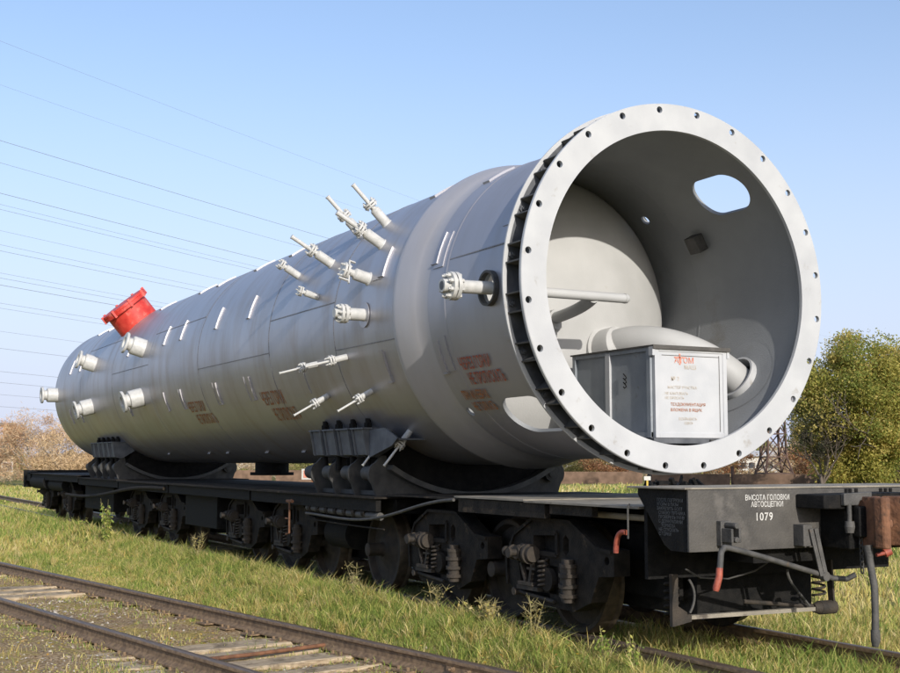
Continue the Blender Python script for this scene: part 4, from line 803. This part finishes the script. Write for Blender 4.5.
sc_ = np.array([(.36, .285, .20), (.46, .375, .27), (.28, .21, .14), (.55, .49, .40), (.32, .22, .13)])[rng.integers(0, 5, n)]
go = bpy.data.objects.new('gravel', npmesh('gravel', V_.reshape(-1, 3), np.zeros((0, 4), int), T_, 'stone', np.repeat(sc_, 6, 0))); COL.objects.link(go); tag(go, 'small grey and tan stones of the track ballast', 'gravel', kind='stuff')
# individual weeds
def weed(x, y, h, label, kind='green', n=7, leaf=.02, spread=.5):
    z = float(gz(x, y)); t = thing('weed', label, 'weed', (x, y, z)); st = MB(); C0 = []; r = random.Random(int(x*977+y*331))
    for i in range(n):
        a = r.uniform(0, 2*PI); hh = h*r.uniform(.55, 1); l = spread*hh*r.uniform(.1, 1)
        p = [Vector((x+r.uniform(-.03, .03), y+r.uniform(-.03, .03), z-.02)), Vector((x+math.cos(a)*l*.35, y+math.sin(a)*l*.35, z+hh*.5)), Vector((x+math.cos(a)*l, y+math.sin(a)*l, z+hh))]
        pts = bez(p, 6); st.path(pts, [.004-.0004*j for j in range(7)], 5)
        for q in range(int((16 if kind == 'green' else 12)*hh/.4)+4):
            tt = r.uniform(.25 if kind == 'green' else .6, 1); pp = pts[min(6, int(tt*6))]; C0.append((pp.x+r.gauss(0, .02), pp.y+r.gauss(0, .02), pp.z+r.gauss(0, .02)))
            if kind != 'green' and r.random() < .5:
                e = pp+Vector((r.uniform(-.09, .09), r.uniform(-.09, .09), r.uniform(.0, .09))); st.path([pp, e], [.0025, .001], 4)
    C0 = np.array(C0); cc = (GREEN if kind == 'green' else STRAW)[rng.integers(0, 4, len(C0))]*(1.15 if kind == 'green' else .95)
    V_, Q_, T_, C_ = leafcloud(C0, leaf, cc, .45)
    M.setdefault('stem', mat('stem', (.20, .18, .07), (.36, .30, .15), .8, 0, 20)); obj('stem', st, 'stem', t)
    lo = bpy.data.objects.new('leaf_cluster', npmesh('leaf_cluster', V_, Q_, T_, 'leaf', C_)); COL.objects.link(lo); place(lo, I4, t)
    return t
weed(15.3, 1.75, .85, 'tallest leafy green weed of the verge, before the distant end of the wagon', 'green', 16, .035, .35)
weed(17.6, 1.8, .5, 'low leafy weed left of the tallest weed beside the far wheels', 'green', 8, .03)
weed(10.0, 1.55, .42, 'dry straw weed standing before the middle wheels of the wagon', 'dry', 8, .016, .5)
weed(4.2, 1.38, .46, 'dry thin weed in front of the half hidden spoked wheel', 'dry', 5, .012, .5)
weed(4.0, 1.5, .28, 'small bushy green weed below the half hidden spoked wheel', 'green', 9, .016, .5)
weed(2.4, 1.30, .34, 'dry forked weed at the foot of the sunlit bogie frame', 'dry', 5, .014, .7)
weed(1.25, 1.32, .32, 'pale dry starry weed at the shadow edge between the two nearest bogies', 'dry', 12, .022, 1.1)
weed(.55, 1.25, .42, 'tall dry grass stalks before the nearest bogie', 'dry', 8, .012, .4)
weed(-.5, 1.2, .34, 'leafy green weed below the nearest wheel', 'green', 11, .02, .5)
weed(-.95, 1.25, .36, 'feathery yellow green weed beside the end of the nearest rail', 'green', 9, .018, .3)
# trees
def limbs(mb, p, d, L_, r, depth, rnd, tips, up=.15, spread=.6):
    q = p+d*L_; mid = p+d*L_*.5+Vector((rnd.gauss(0, .04), rnd.gauss(0, .04), rnd.gauss(0, .03)))*L_
    mb.path([p, mid, q], [r, r*.85, r*.65], 6 if depth > 1 else 4, cap=False); tips.append((q, L_, depth))
    if depth == 0: return
    for i in range(rnd.choice([2, 3, 3])):
        nd = (d+Vector((rnd.gauss(0, spread), rnd.gauss(0, spread), rnd.gauss(up, spread*.6)))).normalized()
        limbs(mb, q if i else p+d*L_*rnd.uniform(.6, 1), nd, L_*rnd.uniform(.62, .85), r*.6, depth-1, rnd, tips, up, spread)
def tree(x, y, h, w_, label, cols, nleaf, leaf, seed, trunkm='bark', name='tree', cat='tree', base=.1, group=None, twigs=False, clump=60, csz=.16, trunkf=.25, lean=0):
    rnd = random.Random(seed); z = float(gz(np.array([x]), np.array([y]))[0]); t = thing(name, label, cat, (x, y, z), group)
    mb = MB(); tips = []; p = Vector((x, y, z-.1)); th = h*trunkf
    mb.path([p, p+Vector((lean*th*.5, 0, th*.5)), p+Vector((lean*th, .02*h, th))], [h*.022, h*.018, h*.015], 8)
    for i in range(6): limbs(mb, p+Vector((lean*th, 0, th*rnd.uniform(.55, 1))), Vector((rnd.gauss(0, .55*w_/h*1.6), rnd.gauss(0, .55*w_/h*1.6), 1)).normalized(), h*.24, h*.011, 3, rnd, tips)
    obj('trunk', mb, trunkm, t, ang=None)
    r2 = np.random.default_rng(seed); K = clump; cx = r2.normal(size=(K, 3)); cx /= np.linalg.norm(cx, axis=1)[:, None]; rr = r2.uniform(.25, 1, K)**.5
    C = cx*rr[:, None]*np.array([w_/2*.86, w_/2*.86, h*(1-base)/2*.88])+np.array([x, y, z+h*(base+(1-base)/2)])
    C[:, :2] += (C[:, 2:3]-z-h*.55)*np.array([lean, 0])
    szs = r2.uniform(.45, 1.5, K)*csz*min(w_, h); sel = r2.integers(0, K, nleaf); off = r2.normal(size=(nleaf, 3)); off /= np.linalg.norm(off, axis=1)[:, None]; off *= (r2.uniform(0, 1, nleaf)**.45)[:, None]*szs[sel][:, None]*np.array([1, 1, .75])
    pts = C[sel]+off+r2.normal(0, leaf*1.2, (nleaf, 3)); pts = pts[pts[:, 2] > z+.05]; n_ = len(pts)
    tone = r2.integers(0, len(cols), K)[sel][:n_]; mixr = r2.uniform(0, 1, n_) < .35; tone = np.where(mixr, r2.integers(0, len(cols), n_), tone)
    cc = np.array(cols)[tone]*r2.uniform(.8, 1.2, (n_, 1))
    V_, Q_, T_, C_ = leafcloud(pts, leaf, cc, .09 if twigs else .5)
    lo = bpy.data.objects.new('crown', npmesh('crown', V_, Q_, T_, 'twig' if twigs else 'leaf', C_)); COL.objects.link(lo); place(lo, I4, t)
    return t
def at(px, dist):
    """ground point seen in photo column px at a given distance (planning aid for far things)"""
    a = CYAW-math.atan((px-450)/1257.6); return CAM.x+dist*math.cos(a), CAM.y+dist*math.sin(a)
OL = [(.30, .30, .065), (.40, .36, .085), (.50, .41, .11), (.22, .25, .055), (.56, .46, .15)]
x, y = at(862, 62); tree(x, y, 8.3, 7.2, 'big round yellow green tree at the right edge, tallest in view', OL, 110000, .07, 5, base=.0, clump=190, csz=.12)
x, y = at(925, 70); tree(x, y, 7.6, 6.5, 'yellow green tree cut by the right edge behind the biggest tree', OL, 36000, .07, 6, base=.05, clump=110, csz=.12)
x, y = at(820, 60); tree(x, y, 4.8, 2.2, 'thin dark twiggy tree left of the biggest green tree', [(.06, .07, .04), (.10, .10, .05), (.08, .07, .05)], 6500, .05, 8, base=.25, clump=40, csz=.13)
x, y = at(800, 115); tree(x, y, 5.8, 1.5, 'slim golden poplar behind the lattice mast', [(.50, .36, .08), (.56, .42, .12), (.42, .30, .08)], 6000, .10, 9, base=.02, clump=30, csz=.4)
BR = [(.52, .36, .20), (.62, .46, .28), (.44, .30, .18), (.56, .40, .22)]
TN = [(.52, .42, .27), (.62, .52, .35), (.44, .34, .22)]
OR = [(.36, .17, .08), (.44, .24, .12), (.30, .15, .08), (.38, .27, .14)]
GN = [(.24, .25, .07), (.32, .30, .10), (.40, .35, .14)]
for px, dist, h, w_, lab, cols, n_, sd, tm in [
    (-12, 118, 6.2, 9, 'brown bare bush behind the yellow building at the left edge', BR, 9000, 21, 'bark'),
    (34, 100, 5.8, 7.5, 'russet topped bare bush left of the vessel end, tallest of the brown bushes', [(.48, .27, .15), (.44, .28, .16), (.5, .36, .22)], 15000, 22, 'birch'),
    (66, 96, 4.6, 6.5, 'tan bare bush with pale trunks touching the vessel end', BR, 13000, 23, 'birch'),
    (98, 100, 4.0, 6.5, 'low tan bare bush half hidden by the vessel end', TN, 10000, 24, 'birch'),
    (130, 105, 3.4, 6.5, 'low brown bare bush above the distant saddle', BR, 8000, 25, 'birch'),
    (228, 130, 3.6, 9, 'greyish bare bush seen under the vessel beside the pale post', TN, 6000, 26, 'birch'),
    (262, 135, 3.4, 8, 'pale bare bush seen under the vessel behind the hanging nozzle', BR, 6000, 27, 'birch'),
    (292, 120, 3.2, 9, 'green bush seen under the vessel left of the red placard', GN, 6000, 28, 'bark'),
    (325, 125, 3.4, 9, 'green bush seen under the vessel behind the red placard', GN, 6000, 29, 'bark'),
    (560, 118, 4.2, 8, 'olive bush right of the front saddle', [(.22, .20, .07), (.32, .28, .11), (.27, .22, .09)], 9000, 30, 'birch'),
    (586, 122, 4.0, 6, 'green bush between the olive bush and the russet bush', GN, 7000, 31, 'bark'),
    (608, 112, 3.7, 6.5, 'russet red bush below the white flange beside the brick building', OR, 9000, 32, 'bark'),
    (655, 118, 4.6, 8, 'tan bare bush below the bottom of the white flange', TN, 8000, 33, 'birch'),
    (690, 125, 4.6, 9, 'brown bare bush behind the rusty fence, left of the long pale building', BR, 8000, 34, 'birch'),
    (724, 122, 4.0, 7, 'russet thin bush directly left of the lattice mast', OR, 6000, 35, 'bark'),
    (792, 105, 3.4, 6, 'brown bare bush at the foot of the golden poplar', BR, 8000, 36, 'bark'),
    (818, 96, 3.3, 6, 'rust coloured bush between the golden poplar and the biggest tree', OR, 8000, 37, 'bark'),
    (884, 75, 2.2, 4, 'orange low bush under the biggest tree at right', OR, 5000, 38, 'bark'),
    (846, 72, 2.0, 4, 'dark green low shrub at the foot of the biggest tree', [(.07, .10, .03), (.1, .13, .04)], 6000, 39, 'bark')]:
    x, y = at(px, dist); bare = cols in (BR, TN) or sd in (22,)
    tree(x, y, h, w_, lab, cols, n_, .17 if bare else .085, sd, tm, name='bare_bush' if bare else 'bush', cat='bush', base=.0, twigs=bare, clump=40, csz=.2, trunkf=.3)
# low weeds and twigs behind the fences, distant wood
def wood(name, label, a, b, dist, hmin, hmax, cols, n, size, seed):
    r = np.random.default_rng(seed); px = r.uniform(a, b, n); dd = dist*r.uniform(.93, 1.12, n); aa = CYAW-np.arctan((px-450)/1257.6); hm = hmin+(hmax-hmin)*(.5+.5*np.sin(px*.031+seed)+.35*np.sin(px*.11)+.2*np.sin(px*.37))*.6
    z = r.uniform(0, 1, n)**.8*hm-.4; P_ = np.stack([CAM.x+dd*np.cos(aa), CAM.y+dd*np.sin(aa), z], -1); c = np.array(cols)[((px/9).astype(int)*7919+r.integers(0, 2, n)) % len(cols)]*r.uniform(.75, 1.2, (n, 1))
    V_, Q_, T_, C_ = leafcloud(P_, size, c, .5); o = bpy.data.objects.new(name, npmesh(name, V_, Q_, T_, 'leaf', C_)); COL.objects.link(o); tag(o, label, 'wood', kind='stuff')
wood('distant_wood', 'far off line of brown and olive autumn trees along the horizon', -260, 1150, 260, 2.5, 6.5, BR+TN+GN, 42000, .5, 3)
wood('field_scrub', 'low dry scrub at the far side of the field', -260, 1150, 128, .5, 1.5, TN+GN+BR, 22000, .16, 5)
# rusty fence line
def fence(px0, px1, dist, top, label, gap=4.2, posts=True, panel=True):
    a = Vector((*at(px0, dist), 0)); b = Vector((*at(px1, dist), 0)); L_ = (b-a).length; n_ = int(L_/gap); d = (b-a)/n_; t = thing('fence', label, 'fence', ((a+b)/2)[:])
    z0 = float(gz(np.array([(a.x+b.x)/2]), np.array([(a.y+b.y)/2]))[0])-.15
    for i in range(n_):
        p = a+d*i; q = a+d*(i+.97); obj('panel', MB().beam((p.x, p.y, (z0+top)/2), (q.x, q.y, (z0+top)/2), .08, top-z0), 'fencem', t)
        if posts: obj('post', MB().beam((p.x, p.y, z0), (p.x, p.y, top+.45), .14, .14), 'lattice', t)
fence(648, 905, 74, .72, 'rusty brown low panel fence with dark posts behind the end of the wagon')
fence(150, 400, 112, .62, 'long low brown fence seen in the gap under the vessel', gap=9, posts=False)
fence(520, 645, 105, .55, 'low dark brown fence in front of the russet bush', gap=8, posts=False)
# buildings
def building(px0, px1, dist, h, depth, wallm, label, win=(0, 0), roof='flat', zb=-.6):
    a = Vector((*at(px0, dist), 0)); b = Vector((*at(px1, dist), 0)); d = b-a; L_ = d.length; c = (a+b)/2; ang_ = math.atan2(d.y, d.x)
    m = Matrix.Translation((c.x, c.y, zb)) @ Matrix.Rotation(ang_, 4, 'Z'); t = thing('building', label, 'building', (c.x, c.y, zb)); W[t.name] = W[t.name]
    far = 1 if (m @ Vector((0, 1, 0))-CAM).length > (m @ Vector((0, -1, 0))-CAM).length else -1
    obj('wall', MB().box(-L_/2, L_/2, *sorted((0, far*depth)), 0, h), wallm, t, m)
    if roof == 'flat': obj('roof', MB().box(-L_/2-.3, L_/2+.3, *sorted((-far*.3, far*(depth+.3))), h, h+.25), 'roofm', t, m)
    else: obj('roof', MB().prism([(-.5*far, h), (far*depth/2, h+roof), (far*(depth+.5), h)], -L_/2-.3, L_/2+.3, 'yz'), 'wall_white' if roof < 1 else 'roofm', t, m)
    nx_, nz_ = win
    for i in range(nx_):
        for k in range(nz_):
            xx = -L_/2+L_*(i+.5)/nx_; z = h*(k+.5)/nz_; fo = obj('window', MB().box(xx-.55, xx+.55, *sorted((-far*.02, far*.1)), z-.5, z+.5), 'wall_white', t, m); obj('pane', MB().box(xx-.45, xx+.45, *sorted((-far*.04, far*.02)), z-.4, z+.4), 'glass', fo, m)
building(737, 845, 190, 2.6, 12, 'wall_white', 'long low pale industrial building beyond the lattice mast', (12, 1), .9)
building(700, 800, 260, 4.6, 14, 'wall_white', 'farther pale shed roof rising over the long low building', (10, 1), .9)
building(600, 629, 128, 2.5, 8, 'wall_brick', 'small red brick building beside the russet bush', (3, 1), .5)
building(4, 15, 135, 5.6, 8, 'wall_yellow', 'yellowish building edge between bare bushes at the far left', (1, 2), 'flat')
building(-60, 3, 150, 4.0, 8, 'wall_brick', 'brown red building at the left edge partly behind bushes', (4, 1), 'flat')
building(224, 244, 150, 1.9, 8, 'wall_white', 'small white house seen in the gap under the vessel', (2, 1), .6)
building(880, 960, 120, 2.2, 8, 'wall_white', 'pale hut behind the bushes at the right edge', (4, 1), .5)
# lattice masts
def mast(px, dist, h, wb, wt, hb, label, mt, th, arms=0):
    x, y = at(px, dist); z = float(gz(np.array([x]), np.array([y]))[0])-.1; t = thing('lattice_mast', label, 'pylon', (x, y, z)); a0 = R(-20)
    def cor(hh, w_): return [Vector((x+w_/2*(sx*math.cos(a0)-sy*math.sin(a0)), y+w_/2*(sx*math.sin(a0)+sy*math.cos(a0)), z+hh)) for sx, sy in ((-1, -1), (1, -1), (1, 1), (-1, 1))]
    lv_ = [0, hb*.5, hb]+list(np.linspace(hb, h, int((h-hb)/wt/1.0)+1))[1:]; ww_ = [wb, (wb+wt)/2, wt]+[wt+(wt*.7-wt)*(q-hb)/(h-hb) for q in lv_[3:]]; C4 = [cor(a, b) for a, b in zip(lv_, ww_)]
    legs = [MB() for _ in range(4)]; br = MB()
    for i in range(len(C4)-1):
        for k in range(4):
            legs[k].beam(C4[i][k], C4[i+1][k], th, th); j = (k+1) % 4
            br.beam(C4[i][k], C4[i+1][j], th*.6, th*.6); br.beam(C4[i][j], C4[i+1][k], th*.6, th*.6); br.beam(C4[i+1][k], C4[i+1][j], th*.7, th*.7)
    for q in legs: obj('leg', q, mt, t)
    obj('bracing', br, mt, t)
    for i in range(arms):
        hh = h*(.55+.2*i); dd_ = Vector((math.cos(a0+R(-60)), math.sin(a0+R(-60)), 0))*h*.14; c = Vector((x, y, z+hh)); obj('arm', MB().beam(c-dd_, c+dd_, th, th).beam(c-dd_, c+Vector((0, 0, h*.04)), th*.7, th*.7).beam(c+dd_, c+Vector((0, 0, h*.04)), th*.7, th*.7), mt, t)
mast(772, 84, 9.5, 2.35, 1.25, 2.1, 'rusty dark lattice mast on splayed legs behind the wagon end', 'lattice', .11)
mast(794.5, 330, 20, 3.0, 1.6, 8, 'faint grey far lattice pylon beside the golden poplar', 'lattice_far', .22, 2)
# small things in the gap and field
x, y = at(313.5, 30); t = thing('placard', 'small red placard with white border on a stand in the gap under the vessel', 'placard', (x, y, -.3))
m = Matrix.Translation((x, y, 0)) @ Matrix.Rotation(CYAW, 4, 'Z')
obj('board', MB().box(-.012, .012, -.26, .26, 1.19-.13, 1.44-.13), 'wpaint', t, m); obj('sign_face', MB().box(-.016, -.0125, -.215, .215, 1.105, 1.27), 'redmark', t, m); obj('post', MB().box(.014, .05, -.03, .03, -.3, 1.3), 'rust', t, m)
x, y = at(209, 36); t = obj('post', MB().box(-.09, .09, -.12, .12, -.4, 1.52), 'post', None, Matrix.Translation((x, y, 0)), bevel=.01); tag(t, 'pale orange upright post beside the distant saddle', 'post')
x, y = at(646, 58); t = thing('signpost', 'yellow post with small white board in the field behind the wagon', 'signpost', (x, y, -.3)); m = Matrix.Translation((x, y, 0)) @ Matrix.Rotation(CYAW, 4, 'Z')
obj('post', MB().box(-.03, .03, -.04, .04, -.3, .78), 'yellowp', t, m); obj('board', MB().box(-.05, -.032, -.15, .15, .60, .78), 'wpaint', t, m)
for px, dist, w_, h, lab in [(663, 68, 1.7, .75, 'dark scrap heap left of the rusty fence'), (684, 66, 1.1, .6, 'black drum like scrap lying before the rusty fence')]:
    x, y = at(px, dist); z = float(gz(np.array([x]), np.array([y]))[0]); mb = MB(); r_ = random.Random(px)
    for i in range(26):
        c = Vector((x+r_.uniform(-.5, .5), y+r_.uniform(-w_, w_)*.8, z+h*r_.uniform(.1, .9))); dv = Vector((r_.gauss(0, 1), r_.gauss(0, 1), r_.gauss(0, .3))).normalized()*.45; mb.beam(c-dv, c+dv, .16*r_.uniform(.5, 1.5), .2)
    tag(obj('scrap_heap', mb, 'black'), lab, 'scrap heap')
# overhead wires: parallel lines of a power line crossing the sky at left
az = R(-56.5); wd = Vector((math.cos(az), math.sin(az), 0))
for i, (y0, h, th) in enumerate([(45, 36, .014), (88, 34, .012), (143, 22, .020), (165, 26, .014), (195, 21, .020), (206, 26, .012), (211, 27, .015), (232, 24, .011), (246, 25, .012), (252, 26, .015), (274, 24, .011), (279, 22, .014), (286, 19, .019), (304, 22, .012), (309, 20, .011), (332, 17, .010), (349, 16, .013), (372, 16, .012), (383, 15, .012), (395, 14, .010), (407, 13, .012)]):
    el_ = math.atan((336.5-y0)/math.hypot(1257.6, 450))+CPIT*.945; dist = h/math.tan(el_); a_ = CYAW+math.atan(450/1257.6); p = Vector((CAM.x+dist*math.cos(a_), CAM.y+dist*math.sin(a_), CAM.z+h))
    Ls = 60+dist*.6; Lf = 560; pts = []
    for k in range(41):
        s_ = -Ls+(Ls+Lf)*k/40; sag = ((s_-130)/250)**2*5-((-130)/250)**2*5; pts.append(p+wd*s_+Vector((0, 0, sag)))
    ORD = 'first second third fourth fifth sixth seventh eighth ninth tenth eleventh twelfth thirteenth fourteenth fifteenth sixteenth seventeenth eighteenth nineteenth twentieth lowest'.split()
    tag(obj('overhead_wire', MB().path(pts, th*dist/(150 if i < 2 else 105), 5), 'wire', ang=None), 'thin overhead wire, '+ORD[i]+' from the top where wires cross the left edge' if i < 20 else 'lowest thin overhead wire at the left edge, just above the bare bushes', 'wire', 'overhead power line wires')
